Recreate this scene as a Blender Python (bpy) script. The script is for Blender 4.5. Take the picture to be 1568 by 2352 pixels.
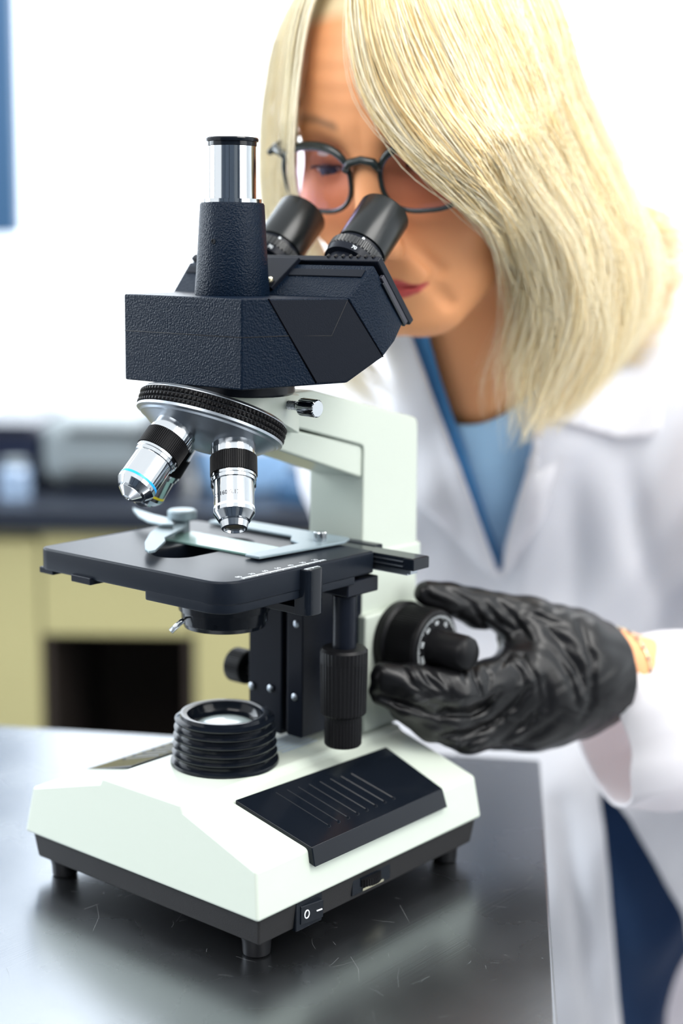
import bpy, bmesh, math, random
import numpy as np
from mathutils import Vector, Matrix, noise
for o in list(bpy.data.objects): bpy.data.objects.remove(o, do_unlink=True)
C = bpy.context.scene.collection
random.seed(7); RNG = np.random.default_rng(7)

# ------------------------------------------------------------------ camera
CAM = np.array([0.5753, -0.5197, 0.3557]); YAW, PITCH, ROLL, FPX = 0.6984, 0.1709, 0.0117, 3485.7
_f = np.array([-math.sin(YAW)*math.cos(PITCH), math.cos(YAW)*math.cos(PITCH), -math.sin(PITCH)])
_r0 = np.array([math.cos(YAW), math.sin(YAW), 0.0]); _u0 = np.cross(_r0, _f)
_r = math.cos(ROLL)*_r0 + math.sin(ROLL)*_u0; _u = np.cross(_r, _f)
cd = bpy.data.cameras.new('camera'); cam = bpy.data.objects.new('camera', cd); C.objects.link(cam)
cam.matrix_world = Matrix(((_r[0], _u[0], -_f[0], CAM[0]), (_r[1], _u[1], -_f[1], CAM[1]), (_r[2], _u[2], -_f[2], CAM[2]), (0, 0, 0, 1)))
cd.sensor_fit = 'VERTICAL'; cd.sensor_height = 36.0; cd.sensor_width = 24.0; cd.lens = FPX/2352*36
cd.clip_start = 0.02; cd.clip_end = 60
cd.dof.use_dof = True; cd.dof.focus_distance = 0.79; cd.dof.aperture_fstop = 3.3
bpy.context.scene.camera = cam
def P(px, py, w):                      # world point seen at pixel (px,py) at distance w along the optical axis
    return CAM + w*(_f + _r*(px-784)/FPX - _u*(py-1176)/FPX)
def PZ(px, py, z):
    d = _f + _r*(px-784)/FPX - _u*(py-1176)/FPX
    return CAM + d*((z-CAM[2])/d[2])
# ------------------------------------------------------------------ light
S = bpy.context.scene
S.view_settings.view_transform = 'Standard'; S.view_settings.look = 'None'; S.view_settings.gamma = 1
S.view_settings.exposure = 0.65; S.view_settings.use_curve_mapping = False
wd = bpy.data.worlds.new('world'); S.world = wd; wd.use_nodes = True
bg = wd.node_tree.nodes['Background']; bg.inputs[0].default_value = (0.93, 0.97, 1.0, 1); bg.inputs[1].default_value = 1.1
def area(name, loc, target, sx, sy, power, col=(1, 1, 1)):
    l = bpy.data.lights.new(name, 'AREA'); l.shape = 'RECTANGLE'; l.size = sx; l.size_y = sy; l.energy = power; l.color = col
    o = bpy.data.objects.new(name, l); C.objects.link(o); o.location = loc
    o.rotation_euler = (Vector(target)-Vector(loc)).to_track_quat('-Z', 'Y').to_euler(); return o
G = np.array([-math.sin(YAW), math.cos(YAW), 0.0]); RT = _r0     # horizontal forward / right of the room
def W(a, b, z): p = CAM + RT*a + G*b; return np.array([p[0], p[1], z])
FLOOR = -0.90
LIGHTS = [('ceiling_panel_lamp', W(-0.7, -0.5, 1.6), W(0.05, 1.0, .3), 1.2, 0.8, 17, (1, 0.98, 0.95)),  # unseen soft key added at front left, no ceiling fitting there
          ('window_daylight_right', W(1.5, -0.1, 0.9), W(0.0, 0.9, .15), 1.2, 1.2, 12, (1, 0.99, 0.96)),  # added fill from front right for the arm's side, no window there
          ('ceiling_panel_lamp_right', W(0.75, 0.35, 1.45), W(0.2, 1.15, .3), 0.7, 0.7, 13, (1, 0.98, 0.94)),  # extra unseen lamp added to brighten hair and coat
          ('window_daylight', W(-2.2, 1.6, 1.0), (0, 0.1, 0.2), 1.4, 1.4, 40, (0.85, 0.93, 1.0)),
          ('ceiling_panel_lamp_back', W(0.6, 2.2, 2.2), W(0.2, 3.4, 0.3), 1.6, 0.8, 70, (1, 1, 1))]  # added lamp that lifts the white back wall, not a fitting
for a in LIGHTS: area(*a)

# ------------------------------------------------------------------ materials
def mat(name, col, rough=0.5, metal=0.0, bump=0.0, scale=200.0, var=0.0, spec=0.5, coat=0.0, trans=0.0, ior=1.45, sss=0.0, emit=None, estr=1.0, detail=4, attr=None):
    m = bpy.data.materials.new(name); m.use_nodes = True; nt = m.node_tree; b = nt.nodes['Principled BSDF']
    b.inputs['Base Color'].default_value = (*col, 1); b.inputs['Roughness'].default_value = rough; b.inputs['Metallic'].default_value = metal
    b.inputs['Specular IOR Level'].default_value = spec; b.inputs['Coat Weight'].default_value = coat
    b.inputs['Transmission Weight'].default_value = trans; b.inputs['IOR'].default_value = ior
    if sss: b.inputs['Subsurface Weight'].default_value = sss; b.inputs['Subsurface Radius'].default_value = (0.01, 0.004, 0.002); b.inputs['Subsurface Scale'].default_value = 0.6
    if emit: b.inputs['Emission Color'].default_value = (*emit, 1); b.inputs['Emission Strength'].default_value = estr
    tc = nt.nodes.new('ShaderNodeTexCoord'); n = nt.nodes.new('ShaderNodeTexNoise'); n.inputs['Scale'].default_value = scale; n.inputs['Detail'].default_value = detail
    nt.links.new(tc.outputs['Object'], n.inputs['Vector'])
    src = None
    if attr:
        at = nt.nodes.new('ShaderNodeAttribute'); at.attribute_name = attr; src = at.outputs['Color']
    if var or attr:
        mx = nt.nodes.new('ShaderNodeMix'); mx.data_type = 'RGBA'; mx.blend_type = 'MULTIPLY'; mx.inputs[0].default_value = 1.0
        rp = nt.nodes.new('ShaderNodeMapRange'); rp.inputs['To Min'].default_value = 1-var; rp.inputs['To Max'].default_value = 1.0
        nt.links.new(n.outputs['Fac'], rp.inputs['Value']); nt.links.new(rp.outputs[0], mx.inputs[7])
        if src: nt.links.new(src, mx.inputs[6])
        else: mx.inputs[6].default_value = (*col, 1)
        nt.links.new(mx.outputs[2], b.inputs['Base Color'])
    if bump:
        bp = nt.nodes.new('ShaderNodeBump'); bp.inputs['Strength'].default_value = bump; bp.inputs['Distance'].default_value = 0.0006
        nt.links.new(n.outputs['Fac'], bp.inputs['Height']); nt.links.new(bp.outputs[0], b.inputs['Normal'])
    return m
M = dict(
  ivory=mat('ivory_enamel', (0.51, 0.56, 0.495), 0.28, bump=0.02, scale=900, var=0.02),
  pan=mat('charcoal_plastic', (0.020, 0.0195, 0.020), 0.5, spec=.2, bump=0.15, scale=1500, var=0.1),
  blk=mat('black_satin_metal', (0.007, 0.009, 0.015), 0.28, spec=.16, var=0.2),
  blkgloss=mat('black_gloss_plastic', (0.005, 0.007, 0.011), 0.14, spec=.28, var=0.1),
  crinkle=mat('black_crinkle_paint', (0.003, 0.008, 0.018), 0.34, bump=.9, spec=.11, scale=1000, var=0.15, detail=1.5),
  smoothblk=mat('smooth_black_paint', (0.006, 0.008, 0.013), 0.44, spec=.10, bump=0.15, scale=1800),
  stage=mat('black_anodised_stage', (0.007, 0.010, 0.016), 0.36, spec=.15, bump=0.05, scale=2500, var=0.15),
  rubber=mat('black_rubber', (0.005, 0.005, 0.006), 0.42, spec=.20, bump=0.1, scale=1500),
  chrome=mat('polished_chrome', (0.50, 0.52, 0.54), 0.10, 1.0, var=0.02),
  satin=mat('satin_aluminium', (0.32, 0.35, 0.385), 0.36, 1.0, bump=0.03, scale=1500),
  clipm=mat('grey_cast_clip_metal', (0.22, 0.28, 0.31), 0.42, 0.4, bump=0.12, scale=1300),
  ringgrey=mat('ribbed_grey_black', (0.03, 0.032, 0.034), 0.35, var=0.1),
  cup=mat('satin_black_eyecup', (0.007, 0.009, 0.010), 0.25, spec=.35, var=0.1), groove=mat('black_groove', (0.002, 0.002, 0.003), 1.0, spec=0.0),
  white=mat('white_print', (0.8, 0.85, 0.88), 0.5), blue=mat('blue_band_paint', (0.0, 0.33, 0.85), 0.3),
  yellow=mat('yellow_band_paint', (0.9, 0.75, 0.02), 0.3), red=mat('red_band_paint', (0.7, 0.06, 0.02), 0.3),
  print=mat('black_print', (0.02, 0.02, 0.03), 0.5), brass=mat('brass_screw', (0.75, 0.68, 0.48), 0.25, 1.0),
  lens=mat('front_lens_glass', (0.10, 0.09, 0.055), 0.06, coat=1.0),
  lampglass=mat('frosted_lamp_lens', (0.35, 0.42, 0.42), 0.25, coat=0.6),
  slide=mat('slide_glass', (0.26, 0.42, 0.38), 0.2, spec=.25, trans=0.35, ior=1.3),
)
# ------------------------------------------------------------------ mesh helpers
def link(name, me, m, parent=None, smooth=False, bev=0.0, seg=2):
    o = bpy.data.objects.new(name, me); C.objects.link(o)
    if m is not None: me.materials.append(m)
    if smooth:
        for p in me.polygons: p.use_smooth = True
    if bev:
        b = o.modifiers.new('bevel', 'BEVEL'); b.width = bev; b.segments = seg; b.limit_method = 'ANGLE'; b.angle_limit = math.radians(28)
        for p in me.polygons: p.use_smooth = True
        b.harden_normals = True
    if parent is not None:
        o.parent = parent
        if parent.type == 'EMPTY': o.matrix_parent_inverse = Matrix.Translation(-parent.location)
    return o
def raw(name, V, F, m, parent=None, smooth=False, bev=0.0, seg=2):
    me = bpy.data.meshes.new(name); me.from_pydata([tuple(map(float, v)) for v in V], [], F); me.validate()
    bm = bmesh.new(); bm.from_mesh(me); bmesh.ops.recalc_face_normals(bm, faces=bm.faces); bm.to_mesh(me); bm.free()
    return link(name, me, m, parent, smooth, bev, seg)
def fast(name, V, F, m, parent=None, smooth=True, col=None):      # numpy arrays, quads or tris
    V = np.asarray(V, np.float32); F = np.asarray(F, np.int32); k = F.shape[1]
    me = bpy.data.meshes.new(name); me.vertices.add(len(V)); me.vertices.foreach_set('co', V.ravel())
    me.loops.add(F.size); me.loops.foreach_set('vertex_index', F.ravel())
    me.polygons.add(len(F)); me.polygons.foreach_set('loop_start', np.arange(0, F.size, k, dtype=np.int32))
    me.polygons.foreach_set('use_smooth', np.full(len(F), smooth)); me.update(calc_edges=True)
    if col is not None:
        a = me.color_attributes.new('tone', 'FLOAT_COLOR', 'POINT'); a.data.foreach_set('color', np.asarray(col, np.float32).ravel())
    return link(name, me, m, parent)
def empty(name, loc, label=None, cat=None, group=None):
    o = bpy.data.objects.new(name, None); C.objects.link(o); o.location = tuple(loc); o.empty_display_size = 0.02
    tag(o, label, cat, group); return o
def tag(o, label=None, cat=None, group=None, kind=None):
    if label: o['label'] = label
    if cat: o['category'] = cat
    if group: o['group'] = group
    if kind: o['kind'] = kind
    return o
def box(name, x0, x1, y0, y1, z0, z1, m, parent=None, bev=0.001, taper=0.0):
    t = taper
    V = [(x0+t, y0+t, z0), (x1-t, y0+t, z0), (x1-t, y1-t, z0), (x0+t, y1-t, z0), (x0, y0, z1), (x1, y0, z1), (x1, y1, z1), (x0, y1, z1)]
    return raw(name, V, [(0, 3, 2, 1), (4, 5, 6, 7), (0, 1, 5, 4), (1, 2, 6, 5), (2, 3, 7, 6), (3, 0, 4, 7)], m, parent, bev=bev)
def fbox(name, c, ax, ay, az, hx, hy, hz, m, parent=None, bev=0.001):     # box in a free frame
    c, ax, ay, az = map(lambda v: np.asarray(v, float), (c, ax, ay, az))
    V = [c+ax*hx*sx+ay*hy*sy+az*hz*sz for sz in (-1, 1) for sx, sy in ((-1, -1), (1, -1), (1, 1), (-1, 1))]
    return raw(name, V, [(0, 3, 2, 1), (4, 5, 6, 7), (0, 1, 5, 4), (1, 2, 6, 5), (2, 3, 7, 6), (3, 0, 4, 7)], m, parent, bev=bev)
def hull(name, pts, m, parent=None, bev=0.0012):
    bm = bmesh.new()
    for p in pts: bm.verts.new(tuple(map(float, p)))
    r = bmesh.ops.convex_hull(bm, input=bm.verts)
    bmesh.ops.delete(bm, geom=[v for v in bm.verts if not v.link_faces], context='VERTS')
    bmesh.ops.dissolve_limit(bm, angle_limit=math.radians(2), verts=bm.verts, edges=bm.edges)
    me = bpy.data.meshes.new(name); bm.to_mesh(me); bm.free(); return link(name, me, m, parent, bev=bev)
def frame(d):
    d = np.asarray(d, float); d = d/np.linalg.norm(d); a = np.array([0, 0, 1.0]) if abs(d[2]) < 0.9 else np.array([1.0, 0, 0])
    e1 = np.cross(d, a); e1 /= np.linalg.norm(e1); return e1, np.cross(d, e1), d
def lathe(name, prof, c, d, m, parent=None, seg=64, teeth=0, depth=0.0, tz=None, bev=0.0, auto=32):
    # prof: (t, r) along d from c; teeth modulate the radius for tz[0]<=t<=tz[1]
    e1, e2, d = frame(d); c = np.asarray(c, float); V = []; F = []
    if teeth: seg = teeth*4
    for t, r in prof:
        for k in range(seg):
            a = 2*math.pi*k/seg; rr = r
            if teeth and (tz is None or tz[0] <= t <= tz[1]) and k % 4 >= 2: rr = r-depth
            V.append(c+d*t+(e1*math.cos(a)+e2*math.sin(a))*max(rr, 1e-5))
    n = len(prof)
    for i in range(n-1):
        for k in range(seg):
            k2 = (k+1) % seg; F.append((i*seg+k, i*seg+k2, (i+1)*seg+k2, (i+1)*seg+k))
    F.append(tuple(range(seg))[::-1]); F.append(tuple((n-1)*seg+k for k in range(seg)))
    o = raw(name, V, F, m, parent, smooth=True, bev=bev)
    if not bev:
        o.data.set_sharp_from_angle(angle=math.radians(auto))
    return o
def prism(name, poly, axis, a0, a1, m, parent=None, bev=0.001, seg=2):    # poly in the two other axes (order x,y,z)
    V = []
    for a in (a0, a1):
        for p in poly:
            v = list(p); v.insert(axis, a); V.append(v)
    n = len(poly); F = [tuple(range(n)), tuple(range(2*n-1, n-1, -1))]
    F += [(i, (i+1) % n, n+(i+1) % n, n+i) for i in range(n)]
    return raw(name, V, F, m, parent, bev=bev, seg=seg)
def rounded(poly, rads, n=6):
    out = []; N = len(poly)
    for i in range(N):
        p = np.array(poly[i], float); a = np.array(poly[i-1], float); b = np.array(poly[(i+1) % N], float); r = rads[i] if hasattr(rads, '__len__') else rads
        if r <= 0: out.append(tuple(p)); continue
        da = (a-p)/np.linalg.norm(a-p); db = (b-p)/np.linalg.norm(b-p); th = math.acos(max(-1, min(1, float(da@db)))); t = r/math.tan(th/2)
        t = min(t, 0.45*np.linalg.norm(a-p), 0.45*np.linalg.norm(b-p))
        s = p+da*t; e = p+db*t
        for k in range(n+1):
            u = k/n; out.append(tuple((1-u)**2*s+2*u*(1-u)*p+u*u*e))
    return out
def tube(name, pts, r, m, parent=None, closed=False, n=8, flat=1.0):
    pts = [np.asarray(p, float) for p in pts]; N = len(pts); V = []; F = []
    up = None
    for i, p in enumerate(pts):
        a = pts[(i-1) % N] if (closed or i) else p; b = pts[(i+1) % N] if (closed or i < N-1) else p
        d = b-a; d /= np.linalg.norm(d)
        if up is None: e1, e2, _ = frame(d)
        else:
            e1 = up-d*(up@d); e1 /= np.linalg.norm(e1); e2 = np.cross(d, e1)
        up = e1; rr = r[i] if hasattr(r, '__len__') else r
        for k in range(n):
            t = 2*math.pi*k/n; V.append(p+(e1*math.cos(t)+e2*math.sin(t)*flat)*rr)
    for i in range(N if closed else N-1):
        j = (i+1) % N
        for k in range(n): F.append((i*n+k, i*n+(k+1) % n, j*n+(k+1) % n, j*n+k))
    if not closed: F.append(tuple(range(n))[::-1]); F.append(tuple((N-1)*n+k for k in range(n)))
    return raw(name, V, F, m, parent, smooth=True)
def merge(name, objs, parent, m=None):             # several shapes of one part become one mesh
    bm = bmesh.new(); mats = []
    dg = bpy.context.evaluated_depsgraph_get()
    for o in objs:
        me = bpy.data.meshes.new_from_object(o.evaluated_get(dg)); bm.from_mesh(me)
        mats = mats or [o.data.materials[0]]; bpy.data.meshes.remove(me)
    for o in objs: bpy.data.objects.remove(o, do_unlink=True)
    me = bpy.data.meshes.new(name); bm.to_mesh(me); bm.free(); return link(name, me, m or mats[0], parent)
def textmesh(s, size, ext=0.0):
    cu = bpy.data.curves.new('t', 'FONT'); cu.body = s; cu.size = size; cu.align_x = 'CENTER'; cu.align_y = 'CENTER'; cu.extrude = ext; cu.resolution_u = 3
    o = bpy.data.objects.new('t', cu); C.objects.link(o); bpy.context.view_layer.update()
    me = bpy.data.meshes.new_from_object(o.evaluated_get(bpy.context.evaluated_depsgraph_get())); bpy.data.objects.remove(o)
    return me
def text(name, s, size, c, ex, ey, m, parent, lift=0.0002, cyl=None):
    me = textmesh(s, size); ex = np.asarray(ex, float); ey = np.asarray(ey, float); ez = np.cross(ex, ey); c = np.asarray(c, float)
    for v in me.vertices:
        x, y = v.co.x, v.co.y
        if cyl:       # wrap round an axis parallel to ey, radius cyl, c lies on the surface, ez points outwards
            a = x/cyl; p = c-ez*cyl+(ez*math.cos(a)+ex*math.sin(a))*(cyl+lift)+ey*y
        else: p = c+ex*x+ey*y+ez*lift
        v.co = tuple(p)
    me.name = name
    return link(name, me, m, parent)
# ================================================================== the room
def rbox(name, a0, a1, b0, b1, z0, z1, m, parent=None, bev=0.003):     # box squared to the room (a = right, b = forward)
    c = (W(a0, b0, z0)+W(a1, b1, z1))/2
    return fbox(name, c, RT, G, (0, 0, 1), (a1-a0)/2, (b1-b0)/2, (z1-z0)/2, m, parent, bev)
M.update(
  wall=mat('white_wall_paint', (0.93, 0.95, 0.96), 0.7, bump=0.1, scale=60, var=0.03),
  floor=mat('grey_vinyl_floor', (0.35, 0.36, 0.37), 0.4, scale=8, var=0.25),
  cabinet=mat('mustard_beige_laminate', (0.34, 0.31, 0.15), 0.5, scale=6, var=0.1),
  ctop=mat('black_counter_resin', (0.010, 0.014, 0.024), 0.35, scale=30, var=0.3),
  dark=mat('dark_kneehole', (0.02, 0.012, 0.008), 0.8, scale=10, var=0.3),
  devgrey=mat('pale_grey_device_plastic', (0.17, 0.20, 0.215), 0.4, var=0.05), devdark=mat('dark_grey_louvre', (0.06, 0.07, 0.075), 0.5, var=0.1),
  devblk=mat('black_device_plastic', (0.008, 0.012, 0.03), 0.3, var=0.2), devblue=mat('pale_blue_plastic', (0.30, 0.50, 0.78), 0.35, var=0.15),
  navy=mat('navy_panel', (0.02, 0.07, 0.15), 0.4, var=0.2), skyglass=mat('bright_window_pane', (1, 1, 1), 0.1, emit=(0.72, 0.86, 1.0), estr=1.0),
  slate=mat('slate_blue_laminate', (0.05, 0.07, 0.10), 0.5, var=0.1),
  frame=mat('white_window_frame', (0.9, 0.92, 0.93), 0.4, var=0.03))
def struct(o): o['kind'] = 'structure'; return o
struct(rbox('floor', -3.6, 3.2, -2.35, 3.55, FLOOR-0.05, FLOOR, M['floor'], bev=0))
BW = 3.4
# back wall with two window openings, built as piers, sill and head
def wallpiece(a0, a1, z0, z1): return rbox('w', a0, a1, BW, BW+0.15, z0, z1, M['wall'], bev=0)
win = [(-2.3, -0.20), (0.30, 2.2)]; WT = 2.3
ps = [wallpiece(-3.6, 3.2, FLOOR, 0.06), wallpiece(-3.6, 3.2, WT, WT+.3), wallpiece(-3.6, win[0][0], 0.06, WT), wallpiece(win[0][1], win[1][0], 0.06, WT), wallpiece(win[1][1], 3.2, 0.06, WT)]
struct(merge('wall_back', ps, None))
struct(rbox('wall_left', -3.75, -3.6, 0.6, BW+0.15, FLOOR, 2.6, M['wall'], bev=0))
struct(rbox('wall_right', 3.2, 3.35, -2.2, BW+0.15, FLOOR, 2.6, M['wall'], bev=0))
struct(rbox('wall_front', -3.6, 3.2, -2.35, -2.2, FLOOR, 2.6, mat('grey_wall_paint', (0.22, 0.24, 0.26), 0.7, var=.05), bev=0))
for k in range(5):  # unseen dark cupboards added for chrome and black surfaces to reflect
    a_ = -2.6+k*1.08
    t = empty('tall_cabinet', W(a_+.5, -1.9, FLOOR), ['tall slate blue store cupboard standing at the left end of the wall facing the table', 'tall slate blue store cupboard second from the left facing the table', 'tall slate blue store cupboard standing straight behind the camera', 'tall slate blue store cupboard second from the right facing the table', 'tall slate blue store cupboard at the right end of the wall facing the table'][k], 'cupboard')
    if k == 3: bpy.data.objects.remove(t); continue
    rbox('carcass', a_, a_+1.0, -2.19, -1.72, FLOOR, 1.5, M['slate'], t); rbox('door', a_+.01, a_+.495, -1.72, -1.70, FLOOR+.08, 1.48, M['slate'], t); rbox('door', a_+.505, a_+.99, -1.72, -1.70, FLOOR+.08, 1.48, M['slate'], t)
for i, (a0, a1) in enumerate(win):
    w = struct(merge('window_%d' % (i+1), [rbox('f', a0, a0+0.03, BW+0.03, BW+0.09, 0.06, WT, M['frame']), rbox('f', a1-0.03, a1, BW+0.03, BW+0.09, 0.06, WT, M['frame']),
        rbox('f', a0, a1, BW+0.03, BW+0.09, 0.06, 0.09, M['frame']), rbox('f', a0, a1, BW+0.03, BW+0.09, WT-.03, WT, M['frame'])], None))
    rbox('pane', a0+0.03, a1-0.03, BW+0.05, BW+0.06, 0.09, WT-.03, M['skyglass'], w, bev=0)
# ---- back counter: cabinets, worktop and the things on it
CB0 = 2.45; ZC = P(0, 1168, 2.5)[2]
def pa(px, w=2.5): d = P(px, 1176, w)-CAM; return float(d@RT)
def pz(py, w=2.5): return float(P(300, py, w)[2])
zt, zb = pz(1168), pz(1222)
tag(rbox('countertop', -2.6, 0.28, CB0, 3.05, zb, zt, M['ctop']), 'black laboratory countertop running along the back wall on beige cabinets', 'countertop')
cz = pz(1478)
def cab(label, a0, a1, n):
    t = empty('base_cabinet', W((a0+a1)/2, 2.77, FLOOR), label, 'cabinet')
    rbox('cabinet_body', a0, a1, CB0+0.045, 3.05, FLOOR+0.08, zb, M['cabinet'], t)
    rbox('toe_kick', a0+0.01, a1-0.01, CB0+0.10, 3.0, FLOOR, FLOOR+0.08, M['dark'], t)
    for k in range(n):
        u0 = a0+(a1-a0)*k/n+0.004; u1 = a0+(a1-a0)*(k+1)/n-0.004
        rbox('door', u0, u1, CB0+0.025, CB0+0.045, FLOOR+0.09, zb-0.02, M['cabinet'], t)
    return t
aL, aR = pa(88), pa(440)
cab('mustard beige base cabinet at the far left of the back counter', aL-0.8, aL, 2)
cab('mustard beige base cabinet just right of the dark kneehole behind the microscope', aR, 0.26, 1)
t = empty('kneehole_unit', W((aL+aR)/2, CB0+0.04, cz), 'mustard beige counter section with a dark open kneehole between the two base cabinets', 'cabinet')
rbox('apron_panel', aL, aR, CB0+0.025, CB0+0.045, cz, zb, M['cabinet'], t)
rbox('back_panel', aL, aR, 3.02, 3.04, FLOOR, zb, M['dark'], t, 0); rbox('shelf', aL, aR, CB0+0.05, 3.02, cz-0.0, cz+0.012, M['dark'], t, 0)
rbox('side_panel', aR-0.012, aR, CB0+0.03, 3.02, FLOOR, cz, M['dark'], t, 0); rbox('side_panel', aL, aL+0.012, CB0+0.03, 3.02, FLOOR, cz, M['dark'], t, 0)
# louvred bench device
a0, a1 = pa(92, 2.65), pa(330, 2.65); z1 = pz(962, 2.65)
t = empty('bench_analyser', W((a0+a1)/2, 2.7, zt), 'pale grey bench device with horizontal louvres on the back counter', 'device')
rbox('body', a0, a1, 2.62, 2.95, zt+0.012, z1, M['devgrey'], t, 0.03)
for y0, y1 in ((985, 1003), (1072, 1102)):
    rbox('louvre', a0+0.05, a1-0.004, 2.612, 2.63, pz(y1, 2.62), pz(y0, 2.62), M['devdark'], t, 0.004)
rbox('foot_rail', a0+0.03, a1-0.03, 2.66, 2.92, zt, zt+0.014, M['devblk'], t)
a0 = pa(-120, 2.6); a1 = pa(70, 2.6)
t = empty('centrifuge', W((a0+a1)/2, 2.7, zt), 'black boxy device at the left end of the back counter', 'device')
rbox('body', a0, a1, 2.66, 2.98, zt, pz(985, 2.66), M['devblk'], t, 0.015); rbox('lid', a0+0.01, a1-0.01, 2.65, 2.97, pz(985, 2.66), pz(978, 2.66), M['devblk'], t, 0.01)
t = empty('glass_jar', W(pa(25, 2.56), 2.56, zt), 'small clear blue grey jar in front of the black device', 'jar')
cj = W(pa(25, 2.56), 2.56, zt)
lathe('jar_body', [(0, .02), (0.001, .027), (.045, .027), (.055, .02), (.056, .02)], cj, (0, 0, 1), mat('blue_grey_jar', (0.22, 0.30, 0.42), 0.15, var=0.1), t)
lathe('lid', [(.056, .021), (.066, .021), (.067, .019)], cj, (0, 0, 1), M['devgrey'], t)
# blue white things seen between objective and arm
a0, a1 = pa(420, 2.62), pa(668, 2.62)
t = empty('ice_bucket', W((a0+a1)/2, 2.7, zt), 'pale blue bucket on the back counter behind the microscope objectives', 'bucket')
cc = W((a0+a1)/2, 2.72, zt); h = pz(1035, 2.62)-zt
lathe('bucket_body', [(0, .07), (.004, .082), (h*.8, .098), (h, .1)], cc, (0, 0, 1), M['devblue'], t)
lathe('lid', [(h, .102), (h+.014, .102), (h+.02, .09), (h+.03, .02)], cc, (0, 0, 1), M['frame'], t)
cc = W(pa(690, 2.56), 2.56, zt)
t = empty('reagent_bottle', cc, 'dark blue squat bottle beside the microscope arm on the back counter', 'bottle')
lathe('bottle_body', [(0, .04), (.003, .045), (.03, .045), (.045, .03), (.05, .018)], cc, (0, 0, 1), M['navy'], t); lathe('cap', [(.05, .02), (.062, .02), (.063, .018)], cc, (0, 0, 1), M['devblk'], t)
cc = W(pa(360, 2.6), 2.72, zt)
t = empty('storage_case', cc, 'low black case behind the microscope on the back counter', 'case')
rbox('case_body', pa(340, 2.6), pa(405, 2.6), 2.62, 2.8, zt, pz(925, 2.62)-0.02, M['devblk'], t, 0.01); rbox('lid', pa(340, 2.6), pa(405, 2.6), 2.615, 2.805, pz(925, 2.62)-0.02, pz(925, 2.62), M['devblue'], t, 0.008)
# navy wall panel at the frame's left edge
t = tag(rbox('wall_panel', pa(-160, 3.3), pa(36, 3.3), 3.34, 3.4, float(P(0, 540, 3.35)[2]), 1.4, M['navy'], None, 0.006), 'dark navy panel hanging on the back wall at the left edge', 'panel')
t = empty('storage_unit', W(0.72, 1.95, FLOOR), 'low mustard beige cabinet standing behind the person at lower right', 'cabinet')
rbox('cabinet_body', 0.34, 1.10, 1.9, 2.3, FLOOR, -0.36, M['cabinet'], t); rbox('door', 0.35, 0.715, 1.885, 1.9, FLOOR+0.03, -0.38, M['cabinet'], t); rbox('door', 0.725, 1.09, 1.885, 1.9, FLOOR+0.03, -0.38, M['cabinet'], t)

# ================================================================== steel table
m = mat('brushed_stainless', (0.27, 0.285, 0.305), 0.27, 1.0); nt = m.node_tree; bs = nt.nodes['Principled BSDF']
tc = nt.nodes.new('ShaderNodeTexCoord'); last = None
for i, (rot, sc, st) in enumerate(((0.3, (900, 6, 6), 0.5), (1.35, (1300, 9, 9), 0.35), (-0.7, (1100, 14, 14), 0.3))):
    mp = nt.nodes.new('ShaderNodeMapping'); mp.inputs['Rotation'].default_value = (0, 0, rot); mp.inputs['Scale'].default_value = sc
    no = nt.nodes.new('ShaderNodeTexNoise'); no.inputs['Scale'].default_value = 1; no.inputs['Detail'].default_value = 3
    nt.links.new(tc.outputs['Object'], mp.inputs['Vector']); nt.links.new(mp.outputs[0], no.inputs['Vector'])
    bp = nt.nodes.new('ShaderNodeBump'); bp.inputs['Strength'].default_value = 0.11*st; bp.inputs['Distance'].default_value = 0.0004
    nt.links.new(no.outputs['Fac'], bp.inputs['Height'])
    if last: nt.links.new(last.outputs[0], bp.inputs['Normal'])
    last = bp
no = nt.nodes.new('ShaderNodeTexNoise'); no.inputs['Scale'].default_value = 14; no.inputs['Detail'].default_value = 8; nt.links.new(tc.outputs['Object'], no.inputs['Vector'])
rp = nt.nodes.new('ShaderNodeMapRange'); rp.inputs['To Min'].default_value = 0.20; rp.inputs['To Max'].default_value = 0.33; nt.links.new(no.outputs['Fac'], rp.inputs['Value']); nt.links.new(rp.outputs[0], bs.inputs['Roughness'])
nt.links.new(last.outputs[0], bs.inputs['Normal']); M['steel'] = m
TA = math.radians(32.3); tx = np.array([math.cos(TA), math.sin(TA), 0]); ty = np.array([-math.sin(TA), math.cos(TA), 0]); tx2 = tx
corner = np.array([0.02, 0.3646, 0]); right = np.array([math.cos(math.radians(-56)), math.sin(math.radians(-56)), 0]); left = -np.array([math.cos(math.radians(30.8)), math.sin(math.radians(30.8)), 0])
tb = empty('steel_table', corner+left*0.6+right*0.45+np.array([0, 0, FLOOR]), 'scratched stainless steel laboratory table carrying the microscope', 'table')
q = [corner, corner+left*1.35, corner+left*1.35+right*0.95, corner+right*0.95]
raw('table_top', [p+np.array([0, 0, -0.035]) for p in q]+[p for p in q], [(0, 3, 2, 1), (4, 5, 6, 7), (0, 1, 5, 4), (1, 2, 6, 5), (2, 3, 7, 6), (3, 0, 4, 7)], m, tb, bev=0.002)
for k, p in enumerate(q):
    c = p+(sum(q)/4-p)*0.12
    fbox('leg', (c[0], c[1], (FLOOR-0.035)/2), left, right, (0, 0, 1), 0.02, 0.02, (-0.035-FLOOR)/2, M['satin'], tb)
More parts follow.
